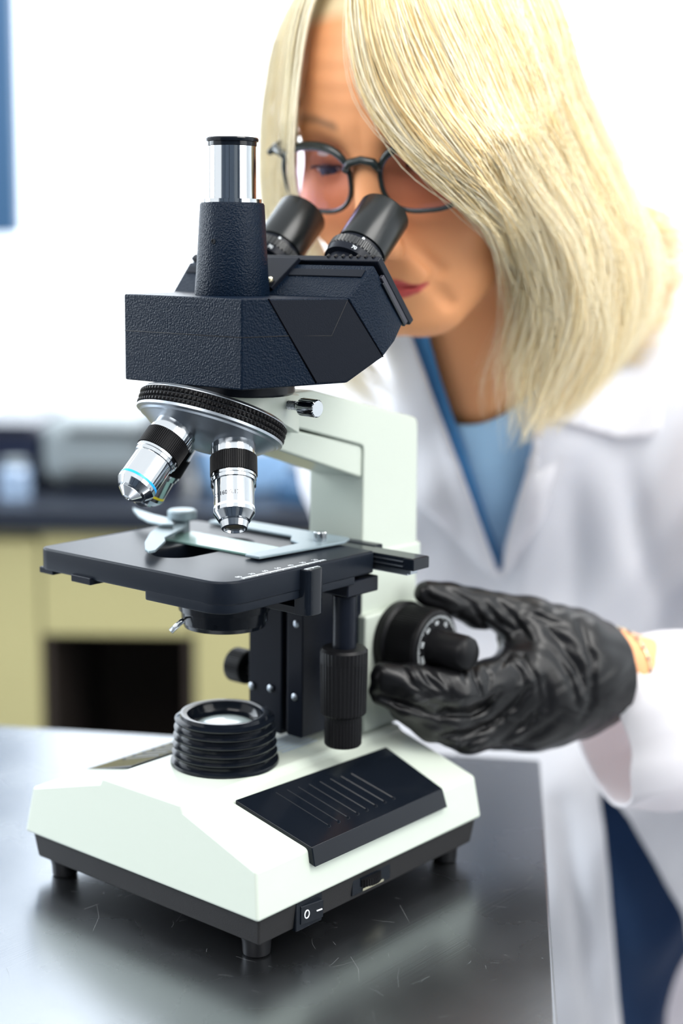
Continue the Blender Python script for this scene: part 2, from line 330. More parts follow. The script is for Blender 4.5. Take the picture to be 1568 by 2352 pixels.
# scratches and specks
sv = []; sf = []
for k in range(1500):
    p = corner+left*RNG.uniform(0.0, 1.0)+right*RNG.uniform(0.02, 0.8); a = RNG.uniform(0, 6.28); L = RNG.exponential(0.006)+0.001; w = RNG.uniform(0.00002, 0.00006)
    d = np.array([math.cos(a), math.sin(a), 0]); n = np.array([-d[1], d[0], 0]); z = np.array([0, 0, 0.00008]); c2 = n*RNG.uniform(-.1, .1)*L
    i = len(sv); sv += [p-n*w+z, p+n*w+z, p+d*L/2+c2+n*w+z, p+d*L/2+c2-n*w+z, p+d*L+n*w*.3+z, p+d*L-n*w*.3+z]; sf += [(i, i+1, i+2, i+3), (i+3, i+2, i+4, i+5)]
sc = raw('scratches', sv, sf, mat('bright_scratch', (0.32, 0.33, 0.34), 0.5, 0.5), tb); sc['kind'] = 'stuff'
# ================================================================== microscope
ms = empty('microscope', (0, 0.094, 0), 'ivory and black trinocular laboratory microscope standing on the steel table', 'microscope')
prof = [(-0.0925, 0.0257), (-0.0885, 0.0525), (-0.0325, 0.0680), (-0.031, 0.0715), (0.0305, 0.0715), (0.033, 0.0680), (0.0865, 0.0510), (0.0905, 0.0257)]
V = [(x, -0.003+(z-0.0257)*0.11, z) for x, z in prof]+[(x, 0.190-(z-0.0257)*0.08, z) for x, z in prof]
n = len(prof); F = [tuple(range(n)), tuple(range(2*n-1, n-1, -1))]+[(i, (i+1) % n, n+(i+1) % n, n+i) for i in range(n)]
base = raw('base_shell', V, F, M['ivory'], ms, bev=0.0028, seg=3)
pan = box('base_pan', -0.089, 0.0885, 0.0, 0.187, 0.0106, 0.0262, M['pan'], ms, bev=0.0012, taper=0.002)
for x in (-0.0755, 0.0755):
    for y in (0.012, 0.174): lathe('foot', [(0, .0062), (.001, .0072), (.007, .0076), (.0118, .009)], (x, y, 0), (0, 0, 1), M['rubber'], ms, seg=32)
# side pads
sl = 0.309
def pad(sgn):
    zi = lambda x: 0.0690-(abs(x)-0.033)*sl*1.03+0.0012
    pts = [(0.0405, 0.0325), (0.0435, 0.157), (0.0882, 0.1535), (0.0892, 0.039)]
    top = [(sgn*x, y, zi(x)) for x, y in pts]; low = [(sgn*x, y, zi(x)-0.003) for x, y in pts[:2]]
    e1 = [(sgn*0.0912, pts[2][1]+.001, 0.0420), (sgn*0.0912, pts[3][1], 0.0420)]
    inn = [(sgn*0.083, pts[2][1], 0.045), (sgn*0.083, pts[3][1], 0.045)]
    o = hull('side_pad', top+low+e1+inn, M['blkgloss'], ms, bev=0.0016)
    gr = []
    for k in range(8):
        y = 0.0585+k*0.0079; x0, x1 = 0.046+0.001*k, 0.0805
        gr.append(hull('g', [(sgn*x0, y-.0006, zi(x0)-.0006), (sgn*x0, y+.0006, zi(x0)-.0006), (sgn*x1, y-.0006+.004, zi(x1)-.0006), (sgn*x1, y+.0006+.004, zi(x1)-.0006),
                             (sgn*x0, y, zi(x0)+.0004), (sgn*x1, y+.004, zi(x1)+.0004)], M['blkgloss'], None, 0))
        gr.append(lathe('g', [(-.0004, .0011), (.0005, .0009), (.0008, .0003)], (sgn*x1, y+.004, zi(x1)), (0, 0, 1), M['blkgloss'], seg=12))
    merge('grip_ridges', gr, o)
pad(1); pad(-1)
# power switch and dimmer on the pan's right flank
sx = 0.0872
sw = box('power_switch', sx-.002, sx+.0016, 0.0275, 0.0480, 0.0095, 0.0258, M['blkgloss'], ms, bev=0.0008)
hull('rocker', [(sx+.001, .0305, .0125), (sx+.001, .0305, .0232), (sx+.001, .0455, .0125), (sx+.001, .0455, .0232), (sx+.0022, .0305, .0128), (sx+.0022, .0305, .0228), (sx+.0046, .0455, .0130), (sx+.0046, .0455, .0226), (sx+.0024, .038, .0128), (sx+.0024, .038, .0228)], M['blkgloss'], sw, bev=0.0005)
ang = [2*math.pi*k/28 for k in range(28)]
tube('switch_mark', [(sx+.0030, .0342+.0017*math.cos(a), .0179+.0021*math.sin(a)) for a in ang], 0.00036, M['white'], sw, closed=True, n=6)
tube('switch_mark', [(sx+.0042, .0405, .0179), (sx+.0048, .0440, .0180)], 0.00042, M['white'], sw, n=6)
dm = box('dimmer_recess', sx-.0015, sx+.0008, 0.0735, 0.1065, 0.0135, 0.0240, M['blkgloss'], ms, bev=0.0006)
lathe('dimmer_wheel', [(-.002, .0118), (.002, .0118)], (sx-.0068, 0.089, 0.0190), (0, 0, 1), M['rubber'], dm, teeth=48, depth=.0005, bev=0)
box('dimmer_label', sx+.0004, sx+.0012, 0.082, 0.100, 0.0142, 0.0156, M['brass'], dm, bev=0)
# lamp housing
pr = [(0, .0303), (.0012, .0306), (.0024, .0303)]; z = .0024
for k in range(5):
    r = .0296-.0004*k; pr += [(z+.0004, r-.0022), (z+.0024, r-.0022), (z+.0036, r-.0002), (z+.0047, r)]; z += .0047
pr += [(.0264, .0270), (.0270, .0252), (.0290, .0248), (.0292, .0232), (.0284, .0212), (.0240, .0205), (.0215, .0180), (.0214, .0004)]
lh = lathe('lamp_housing', pr, (0, .066, .0712), (0, 0, 1), M['blkgloss'], ms, seg=96, auto=50)
lathe('field_lens', [(.0215, .0165), (.0225, .0155), (.0238, .011), (.0245, .005), (.0246, .0004)], (0, .066, .0712), (0, 0, 1), M['lampglass'], lh, auto=80)
# printed vents behind the lamp
vt = [box('v', -0.004+k*.0043, -0.0022+k*.0043, .098, .128, .0712, .0718, M['print'], None, 0) for k in range(5)]
merge('printed_lines', vt, base, mat('blue_grey_print', (0.42, 0.5, 0.58), 0.5))
# arm
upper = prism('a', rounded([(.094, .2785), (.115, .2790), (.212, .2560), (.215, .0710), (.160, .0710), (.160, .2435), (.090, .2620)], [.002, .01, .006, .002, .0, .004, .002]), 0, -.021, .021, M['ivory'], None, bev=.0022)
lower = prism('a', [(.084, .262), (.163, .2435), (.163, .2232), (.154, .2262), (.084, .2490)], 0, -.0192, .0192, M['ivory'], None, bev=.002)
low2 = box('a', -.027, .027, .157, .214, .071, .1430, M['ivory'], None, bev=.002)
shoulder = box('a', -.0225, .0225, .1585, .2155, .17, .1795, M['ivory'], None, bev=.0015)
arm = merge('arm', [upper, lower, low2, shoulder], ms)
# turret
TN = np.array([0, -.39, -.92]); TN /= np.linalg.norm(TN); TC = np.array([0, .0568, .2665]); E1 = np.array([1.0, 0, 0]); E2 = np.cross(TN, E1); E2 = -E2 if E2[1] > 0 else E2
def ringpts(c, r, ex, ey, n=40): return [c+r*(ex*math.cos(2*math.pi*k/n)+ey*math.sin(2*math.pi*k/n)) for k in range(n)]
hd = hull('head_mount', ringpts(np.array([0, .0705, .2790]), .0335, E1, np.array([0, 1.0, 0]))+ringpts(np.array([0, .0705, .2745]), .0345, E1, np.array([0, 1.0, 0]))+ringpts(TC-TN*.0060+E2*-.0075, .0345, E1, E2)+[(sx_, .0985, zz) for sx_ in (-.0255, .0255) for zz in (.2775, .2565)], M['ivory'], ms, bev=.0008)
tu = lathe('turret', [(-.0062, .034), (-.0060, .0385), (-.0046, .0398), (-.0042, .0398), (-.0040, .0388), (.0040, .0388), (.0042, .0404), (.0056, .0404), (.0064, .0385), (.0074, .0376), (.0080, .0360), (.0125, .0300), (.0165, .0215), (.0185, .010), (.0188, .0004)], TC, TN, M['satin'], ms, seg=96, auto=25)
kn = []
for i, (t0, t1) in enumerate(((-.0040, -.0016), (-.0012, .0012), (.0016, .0040))):
    kn.append(lathe('k', [(t0-.0002, .0385), (t0, .0397), (t0+.0006, .0408), (t1-.0006, .0408), (t1, .0397), (t1+.0002, .0385)], TC, TN, M['rubber'], None, teeth=96, depth=.0013, tz=(t0+.0001, t1-.0001), auto=10))
merge('knurled_ring', kn, tu)
def objective(phi, band, tip, L=1.0, txt=None):
    ph = math.radians(phi); out = math.cos(ph)*E1+math.sin(ph)*E2; be = math.radians(22.5); ax = math.cos(be)*TN+math.sin(be)*out
    c = TC+TN*.0125+out*.0215+ax*.001
    o = lathe('objective', [(-.003, .0116), (0, .0118), (.0078, .0118), (.0079, .0112), (.0188, .0112), (.0190, .0119), (.0204, .0119), (.0206, .0114), (.0224, .0113), (.0226, .0105), (.0374*L, .0105)]
              + ([(.0377*L, .0107), (.0401*L, .0107), (.0405*L, .0104), (.0441*L, .0082), (.0443*L, .0072), (.0450*L, .0074), (.0482*L, .0066), (.0484*L, .0058), (.0472*L, .0054), (.0470*L, .0003)] if tip == 0 else
                 [(.0377*L, .0107), (.0401*L, .0106), (.0434*L, .0082), (.0436*L, .0070), (.0446*L, .0072), (.0456*L, .0058), (.0478*L, .0028), (.0480*L, .0012), (.0475*L, .0002)]), c, ax, M['chrome'], ms, seg=96, auto=20)
    lathe('knurled_collar', [(.0080, .0112), (.0082, .0124), (.0186, .0124), (.0188, .0112)], c, ax, M['rubber'], o, teeth=72, depth=.0006, tz=(.0081, .0187), auto=15)
    lathe('colour_band', [(.0366*L, .0100), (.0366*L, .01062), (.0380*L, .01078), (.0382*L, .0100)], c, ax, band, o)
    lathe('front_lens', [(.0471*L, .0052), (.0475*L, .0040), (.0478*L, .0003)] if tip == 0 else [(.0474*L, .0011), (.0481*L, .0003)], c, ax, M['lens'], o, auto=80)
    if txt:       # engraving wrapped round the barrel, facing the side that shows
        v = CAM-c; v = v-ax*(v@ax); v /= np.linalg.norm(v); sd = np.cross(ax, v)
        ez = v*math.cos(.55)+sd*math.sin(.55)*(1 if (sd@_r) < 0 else -1); ex = np.cross(-ax, ez)
        text('engraving', txt, .0032, c+ax*.0318+ez*.0105, ex, -ax, M['print'], o, lift=.00012, cyl=.0105)
    return o
objective(3, M['white'], 0, 1.0, '1.25 160/0.17'); objective(93, M['blue'], 1, 1.0); objective(183, M['yellow'], 1, .9); objective(273, M['red'], 1, .72)
# thumb screw of the head
sp = [(.0335+.006*k/60, .0815+.0022*math.cos(k*.75), .2738+.0022*math.sin(k*.75)) for k in range(61)]
ts = lathe('clamp_screw', [(-.004, .0014), (.0120, .0014), (.0121, .0027), (.0140, .0030), (.0142, .0042), (.0150, .0048), (.0255, .0048), (.0260, .0042)], (.0275, .0815, .2738), (1, 0, -.02), M['chrome'], ms, teeth=22, depth=.0006, tz=(.0149, .0256), auto=15)
sp = [(a_-.0008, b_, c_) for a_, b_, c_ in sp]
tube('spring', sp, .00035, M['chrome'], ts, n=6)
# head
lathe('head_dovetail', [(0, .0335), (.0012, .0345), (.0062, .0345), (.007, .033)], (0, .0715, .2785), (0, 0, 1), M['blk'], ms)
hb = []
hb.append(hull('h', [(s*.0437, .034, z) for s in (-1, 1) for z in (.2852, .3312)]+[(s*.0659, .0907, z) for s in (-1, 1) for z in (.2872, .3312)]+[(s*.0737, .1107, .3003) for s in (-1, 1)], M['crinkle'], None, bev=.0009))
hb.append(hull('h', [(s*.0657, .0909, .3310) for s in (-1, 1)]+[(s*.0690, .1077, .3480) for s in (-1, 1)]+[(s*.0700, .1325, .3180) for s in (-1, 1)]+[(s*.0735, .1110, .3004) for s in (-1, 1)]+[(s*.0735, .1205, .3080) for s in (-1, 1)], M['crinkle'], None, bev=.0009))
head = merge('prism_head', hb, ms)
def side_pt(y, z, off=0.0): return (.0437+(y-.034)*.3912+off, y, z)
# smooth cheek panels with their seams (both flanks)
for s in (1, -1):
    def fl(p, s=s): return (s*p[0], p[1], p[2])
    nrm = np.array([.057, -.0223]) / math.hypot(.057, .0223)
    def sp2(y, z, o): a = side_pt(y, z); return (s*(a[0]+nrm[0]*o), a[1]+nrm[1]*o, z)
    poly = [(.0483, .3303), (.0902, .3303), (.1100, .3003), (.0896, .2880), (.0738, .2880)]
    V = [sp2(y, z, .00035) for y, z in poly]+[sp2(y, z, -.001) for y, z in poly]; k = len(poly)
    raw('cheek_panel', V, [tuple(range(k)), tuple(range(2*k-1, k-1, -1))]+[(i, (i+1) % k, k+(i+1) % k, k+i) for i in range(k)], M['smoothblk'], head)
    tube('seam', [sp2(.0478, .3310, .0001), sp2(.0735, .2876, .0001)], .00040, M['groove'], head, n=6)
    tube('seam', [sp2(.0345, .3118, .0), sp2(.0591, .3123, .0001), sp2(.0815, .3119, .0003), sp2(.0900, .3300, .0003)], .00020, M['pan'], head, n=6)
    tube('seam', [sp2(.0904, .3302, .0002), sp2(.1104, .3003, .0002)], .00035, M['groove'], head, n=6)
tube('seam', [(-.0438, .0339, .3118), (.0438, .0339, .3118)], .00018, M['pan'], head, n=6)
dE = np.array([0, math.sqrt(.5), math.sqrt(.5)]); dS = np.array([0, .65, -.76])
# rotating hinge flange with slots
fl_c = np.array([0, .1245, .3335])
fz = fbox('hinge_flange', fl_c+dE*.0012, E1, np.array([0, .65, -.76]), np.array([0, .76, .65]), .0700, .0225, .0022, M['blk'], ms, bev=.0008)
for s in (1, -1):
    fbox('flange_slot', fl_c+E1*s*.0696-dE*.0032+dS*.002, E1, dS, np.array([0, .76, .65]), .0012, .0165, .0014, M['print'], fz, bev=.0004)
    fbox('flange_lip', fl_c+E1*s*.0703-dE*.0055+dS*.003, E1, dS, np.array([0, .76, .65]), .0010, .0150, .0007, M['blkgloss'], fz, bev=.0003)
    rb = [fbox('r', np.array([s*(.034+k*.0052), .1130, .3508]), E1, dS, np.array([0, .76, .65]), .0007, .0030, .0010, M['pan'], None, bev=.0003) for k in range(7)]
    merge('grip_ribs', rb, fz)
# roof plates of the wedge
nr = np.array([0, -.71, .71])
def roof(a0, a1, b0, b1, off, m, name, parent, bev=.0004, tl=0.0):
    o = np.array([0, .091, .3312]); dd = np.array([0, .0167, .0168]); L = np.linalg.norm(dd); dd = dd/L
    V = []
    for f_ in (-.0006, off):
        V += [o+E1*(a0+tl)+dd*b0*L+nr*f_, o+E1*(a1-tl)+dd*b0*L+nr*f_, o+E1*a1+dd*b1*L+nr*f_, o+E1*a0+dd*b1*L+nr*f_]
    return raw(name, V, [(0, 3, 2, 1), (4, 5, 6, 7), (0, 1, 5, 4), (1, 2, 6, 5), (2, 3, 7, 6), (3, 0, 4, 7)], m, parent, bev=bev)
roof(.014, .0655, .62, .84, .0007, M['smoothblk'], 'roof_strip', head)
roof(-.0655, -.014, .62, .84, .0007, M['smoothblk'], 'roof_strip', head)
hp = roof(-.016, .016, .15, 1.12, .0022, M['blk'], 'hinge_plate', head, tl=.006)
lathe('hinge_screw', [(0, .0026), (.0009, .0026), (.0017, .0014), (.0019, .0003)], np.array([.0068, .0950, .3375])+nr*.0015, nr, M['brass'], hp, seg=24)
# eyepieces
for s in (1, -1):
    c = np.array([s*.031, .1245, .3375])
    ep = lathe('eyepiece', [(-.002, .0128), (.012, .0128), (.0125, .0160), (.0165, .0164), (.0168, .0155), (.0225, .0155), (.0228, .0138), (.027, .0138)], c, dE, M['blk'], ms, auto=30)
    lathe('diopter_ring', [(.0168, .0160), (.0172, .0168), (.0218, .0168), (.0222, .0160)], c, dE, M['ringgrey'], ep, teeth=44, depth=.0008, tz=(.0171, .0219), auto=12)
    lathe('eyecup', [(.0255, .0140), (.0260, .0149), (.0545, .0151), (.0555, .0147), (.0556, .0132), (.0535, .0122), (.050, .0115), (.050, .0003)], c, dE, M['cup'], ep, auto=30)
    lathe('white_dot', [(0, .0008), (.0003, .0007)], c+dE*.0240+np.array([.64, -.54, .54])*.0140, (.64, -.54, .54), M['white'], ep, seg=12)
    ez = np.array([.58, -.576, .576]); ex = np.cross(dE, ez); 
    text('dioptre_number', '70', .0030, c+dE*.0145+ez*.0163, ex, dE, M['white'], ep, lift=.00015, cyl=.0163)
# photo tube
ptb = lathe('photo_tube', [(0, .0200), (.001, .0202), (.012, .0193), (.0475, .0172), (.0485, .0166), (.0486, .010)], (0, .0722, .3312), (0, 0, 1), M['crinkle'], ms, auto=30)
lathe('chrome_sleeve', [(.0484, .0150), (.0486, .0156), (.0505, .0156), (.0507, .0128), (.0785, .0126), (.0786, .011)], (0, .0722, .3312), (0, 0, 1), M['chrome'], ptb, seg=96)
lathe('rim_cap', [(.0778, .0128), (.0780, .0130), (.0800, .0130), (.0802, .0138), (.0815, .0140), (.0822, .0136), (.0822, .0118), (.0805, .0112), (.0805, .0003)], (0, .0722, .3312), (0, 0, 1), M['blkgloss'], ptb, seg=96)
vv = np.array([-.02, -1, 0.0]); vv = np.array([math.cos(math.radians(-78)), math.sin(math.radians(-78)), 0])
lathe('set_screw', [(0, .0014), (.0004, .0013), (.0004, .0008), (-.0004, .0007)], np.array([0, .0722, .3595])+vv*.0184, vv, M['blkgloss'], ptb, seg=20)
# ------------------------------------------------------------------ stage
def plate(name, outer, holes, z0, z1, m, parent, bev=.0006):
    cu = bpy.data.curves.new(name, 'CURVE'); cu.dimensions = '2D'; cu.fill_mode = 'BOTH'; cu.extrude = (z1-z0)/2-bev; cu.bevel_depth = bev; cu.bevel_resolution = 2; cu.offset = -bev
    for pl in [outer]+holes:
        s = cu.splines.new('POLY'); s.points.add(len(pl)-1); s.use_cyclic_u = True
        for i, p in enumerate(pl): s.points[i].co = (p[0], p[1], 0, 1)
    o = bpy.data.objects.new(name, cu); C.objects.link(o); bpy.context.view_layer.update()
    me = bpy.data.meshes.new_from_object(o.evaluated_get(bpy.context.evaluated_depsgraph_get())); bpy.data.objects.remove(o)
    for v in me.vertices: v.co.z += (z0+z1)/2
    for p in me.polygons: p.use_smooth = True
    me.materials.clear(); me.name = name; o = link(name, me, m, parent); me.set_sharp_from_angle(angle=math.radians(50)); return o
ZS = .1914
outer = rounded([(-.085, .0050), (.058, .0070), (.058, .126), (-.085, .126)], [.008, .015, .003, .008])
slot = [(-.0175+.0135*math.cos(a), (.0465 if math.sin(a) < 0 else .088)+.0135*math.sin(a)) for a in [2*math.pi*k/40 for k in range(40)]]
st = plate('stage', outer, [slot], ZS-.0125, ZS, M['stage'], ms, bev=.0012)
skr = plate('stage_skirt', rounded([(.0, .0062), (.0575, .0072), (.0575, .110), (.046, .110), (.046, .02), (.0, .02)], [.002, .0145, .002, 0, .004, .002]), [], ZS-.0168, ZS-.010, M['stage'], st, bev=.0008)
box('stage_skirt', -.0848, -.073, .0055, .118, ZS-.0145, ZS-.011, M['stage'], st, .0006)
box('stage_slide_way', -.056, -.040, .004, .020, ZS-.0150, ZS-.011, M['blk'], st, .0006)
sc = []
for k in range(66):
    y = .0235+k*.00098; sc.append(box('s', .0532, .0550+(.0008 if k % 10 == 0 else .0004 if k % 5 == 0 else 0), y-.00016, y+.00016, ZS, ZS+.00012, M['white'], None, 0))
for k in range(7):
    c = (.0508, .0245+k*.0098, ZS); sc.append(text('s', '%d' % (80-k*10 if k < 9 else 0), .0038, c, np.array([0, 1.0, 0])*1.0, np.array([-1.0, 0, 0]), M['white'], None, lift=.00012))
merge('stage_scale', sc, st)
lug = prism('l', rounded([(.054, .0630), (.0640, .0635), (.0640, .0765), (.054, .0770)], [0, .0062, .0062, 0], 8), 2, .1655, .1905, M['blkgloss'], None, bev=.0006)
lb = box('l', .030, .062, .0636, .0764, .1655, .1700, M['blk'], None, .0006)
lug = merge('vernier_post', [lug, lb], ms)
sc = [box('s', .0592, .0592+(.0022 if k % 5 == 0 else .0012), .0652+k*.0010-.00012, .0652+k*.0010+.00012, .1905, .1907, M['white'], None, 0) for k in range(11)]
merge('vernier_scale', sc, lug)
# slide holder, clip and rail
sh = plate('slide_holder', rounded([(.0205, .0605), (.0310, .0605), (.0360, .126), (.031, .1365), (-.066, .1365), (-.066, .119), (.002, .119), (.0105, .1085), (.0205, .1050)], [.001, .001, .004, .003, .002, .002, .001, .003, .002]), [], ZS+.0008, ZS+.0024, M['clipm'], ms, bev=.0004)
c = PZ(735, 1236, ZS+.004)
lathe('holder_screw', [(-.001, .0030), (.0002, .0036), (.0048, .0036), (.0053, .0030)], (c[0], c[1], ZS+.0024), (0, 0, 1), M['chrome'], sh, teeth=20, depth=.0004, tz=(.0001, .0049), auto=12)
def pxplate(name, px, z, th, m, parent, rad=.0015): return plate(name, rounded([tuple(PZ(a, b, z)[:2]) for a, b in px], rad, 4), [], z-th, z, m, parent, bev=.0004)
zc = ZS+.0055
clip = pxplate('specimen_clip', [(333, 1260), (332, 1244), (345, 1222), (368, 1206), (393, 1197), (432, 1203), (420, 1212), (378, 1234), (380, 1241), (357, 1263), (343, 1266)], zc, .0016, M['clipm'], sh, .002)
pxplate('clip_thumb_lever', [(304, 1164), (318, 1170), (350, 1180), (392, 1190), (400, 1204), (372, 1203), (340, 1196), (318, 1184), (308, 1172)], zc+.0028, .0016, M['clipm'], clip, .002)
kc = PZ(418, 1198, zc)
lathe('clip_knob', [(-.006, .0045), (.0012, .0045), (.0014, .0078), (.0022, .0086), (.0062, .0086), (.0072, .0076)], (kc[0], kc[1], zc), (0, 0, 1), M['clipm'], clip, seg=48)
fz2 = box('finger_pad', -.053, -.046, .075, .094, ZS+.0001, ZS+.001, M['clipm'], sh, 0)
sl_ = tag(box('glass_slide', -.053, .0218, .0665, .0925, ZS+.0001, ZS+.0012, M['slide'], None, .0001), 'clear greenish glass microscope slide clipped on the black stage', 'glass slide')
rail = box('x_rail', -.060, .0842, .1265, .1400, ZS-.0082, ZS-.0012, M['blkgloss'], ms, .0006)
for z in (ZS-.0035, ZS-.0062): box('rail_wire', .046, .0775, .1258, .1266, z-.00035, z+.00035, M['satin'], rail, 0)
box('rail_end_block', .0780, .0848, .1260, .1405, ZS-.0080, ZS-.0014, M['blkgloss'], rail, .0006)
rk = [box('k', .044+k*.00098, .0444+k*.00098, .1270, .1300, ZS-.0112, ZS-.0082, M['satin'], None, 0) for k in range(37)]+[box('k', .040, .0815, .1280, .1340, ZS-.0105, ZS-.0080, M['satin'], None, 0)]
merge('gear_rack', rk, rail)
box('rail_carrier', -.03, .0465, .1400, .1475, ZS-.014, ZS-.0006, M['blk'], ms, .0008)
box('stage_bracket', .020, .0560, .105, .132, ZS-.024, ZS-.0150, M['blk'], ms, .0010)
box('stage_bracket', -.026, .026, .085, .160, ZS-.0250, ZS-.0126, M['blk'], ms, .0010)
# condenser
cn = lathe('condenser', [(0, .0195), (.0008, .0225), (.0030, .0232), (.0034, .0238), (.0100, .0242), (.0104, .0255), (.0150, .0260), (.0152, .0180), (.0230, .0170), (.0232, .0004)], (0, .066, .1495), (0, 0, 1), M['blkgloss'], ms, auto=30)
lv = PZ(424, 1421, .1575); lv2 = PZ(392, 1450, .1505)
tube('iris_lever', [np.array([-.012, .055, .1575]), lv, lv+(lv2-lv)*.15, lv2], [.0008, .0010, .0016, .0017], M['chrome'], cn, n=10, flat=.5)
lathe('set_screw', [(0, .0012), (.0004, .0011), (.0004, .0006), (-.0002, .0006)], np.array([0, .066, .1545])+np.array([.53, -.848, 0])*.0240, (.53, -.848, 0), M['blkgloss'], cn, seg=16)
# focus block
fb = box('focus_block', -.0215, .0045, .108, .160, .0775, .1665, M['blk'], ms, .0008)
box('slide_way', .0095, .0215, .1070, .160, .0790, .1665, M['blk'], fb, .0008)
box('slide_way_core', .003, .011, .112, .158, .0790, .1660, M['print'], fb, 0)
for px, py in ((578, 1575), (621, 1581), (681, 1433), (677, 1601)):
    d = _f+_r*(px-784)/FPX-_u*(py-1176)/FPX; c = CAM+d*((.1072-CAM[1])/d[1])
    lathe('block_screw', [(0, .0022), (.0006, .0021), (.0012, .0012), (.0013, .0002)], c, (0, -1, 0), M['satin'], fb, seg=20)
ck = lathe('condenser_knob', [(0, .0040), (.012, .0040), (.0122, .0098), (.0130, .0104), (.0235, .0104), (.0245, .0095), (.0246, .0003)], (-.0205, .120, .1085), (-1, 0, 0), M['rubber'], ms, teeth=40, depth=.0006, tz=(.0129, .0236), auto=15)
sdx, sdy = .0480, .1120
sd = lathe('stage_drive_shaft', [(0, .0068), (.030, .0068)], (sdx, sdy, .1370), (0, 0, 1), M['blk'], ms)
lathe('stage_drive_knob', [(0, .0118), (.0012, .0130), (.0300, .0134), (.0370, .0134), (.0385, .0122), (.0388, .0075)], (sdx, sdy, .0985), (0, 0, 1), M['rubber'], sd, teeth=36, depth=.0004, tz=(.001, .0301), auto=12)
lathe('stage_drive_knob', [(0, .0098), (.0010, .0106), (.0150, .0106), (.0190, .0102)], (sdx, sdy, .0805), (0, 0, 1), M['rubber'], sd, teeth=36, depth=.0004, tz=(.0009, .0151), auto=12)
# focus knobs
ky, kz = .187, .124
for s in (1, -1):
    k1 = lathe('coarse_focus_knob', [(0, .0150), (.0005, .0235), (.0065, .0242), (.0080, .0225), (.0085, .0226), (.0270, .0226), (.0290, .0218), (.0300, .0205), (.0302, .0004)], (s*.027, ky, kz), (s, 0, 0), M['rubber'], ms, teeth=80, depth=.0005, tz=(.0084, .0271), auto=12)
    k2 = lathe('fine_focus_knob', [(.0300, .0115), (.0330, .0112), (.0500, .0106), (.0535, .0096), (.0555, .0075), (.0560, .0004)], (s*.027, ky, kz), (s, 0, 0), M['rubber'], k1, seg=64, auto=60)
    if s == 1:
        xf = .027+.0304; sc = []
        for k in range(100):
            a = 2*math.pi*k/100; ca, sa = math.cos(a), math.sin(a); r0 = .0178 if k % 10 else .0170
            sc.append(fbox('s', (xf, ky+ca*(r0+.0192)/2, kz+sa*(r0+.0192)/2), (0, ca, sa), (0, -sa, ca), (1, 0, 0), (.0192-r0)/2, .00012, .0001, M['white'], None, 0))
        for k in range(10):
            a = 2*math.pi*k/10+.35; rad = np.array([0, math.cos(a), math.sin(a)]); tg = np.array([0, math.sin(a), -math.cos(a)])
            sc.append(text('s', '%d' % (k*20), .0036, np.array([xf, ky, kz])+rad*.0148, -np.cross((1, 0, 0), rad)*-1, rad, M['white'], None, lift=.0001))
        merge('graduation', sc, k1)
# ================================================================== implicit surfaces in the room frame (a right, b forward, z)
BAS = np.stack([RT, G, np.array([0, 0, 1.0])], 1)
def toW(p): return CAM*np.array([1, 1, 0])+np.asarray(p)@BAS.T
def Q(px, py, w): return (P(px, py, w)-CAM*np.array([1, 1, 0]))@BAS
CA = np.array([0, 0, CAM[2]]); FA, RA, UA = _f@BAS, _r@BAS, _u@BAS
def pix(p):                                   # the same direction seen from the camera, used only to read off where folds lie
    d = p-CA; w = d@FA; return 784+FPX*(d@RA)/w, 1176-FPX*(d@UA)/w, w
def ell(p, c, r):
    q = p-np.asarray(c); r = np.asarray(r, float); k0 = np.linalg.norm(q/r, axis=-1); k1 = np.linalg.norm(q/(r*r), axis=-1); return k0*(k0-1)/np.maximum(k1, 1e-9)
def cap(p, a, b, ra, rb=None):
    a = np.asarray(a, float); b = np.asarray(b, float); rb = ra if rb is None else rb; ba = b-a; h = np.clip(((p-a)@ba)/(ba@ba), 0, 1)
    return np.linalg.norm(p-a-h[..., None]*ba, axis=-1)-(ra+(rb-ra)*h)
def smin(a, b, k): h = np.maximum(k-np.abs(a-b), 0)/k; return np.minimum(a, b)-h*h*k*0.25
def smax(a, b, k): return -smin(-a, -b, k)
def chain(p, pts, rs, k=0.0):
    d = None
    for i in range(len(pts)-1):
        e = cap(p, pts[i], pts[i+1], rs[i], rs[i+1]); d = e if d is None else (np.minimum(d, e) if not k else smin(d, e, k))
    return d
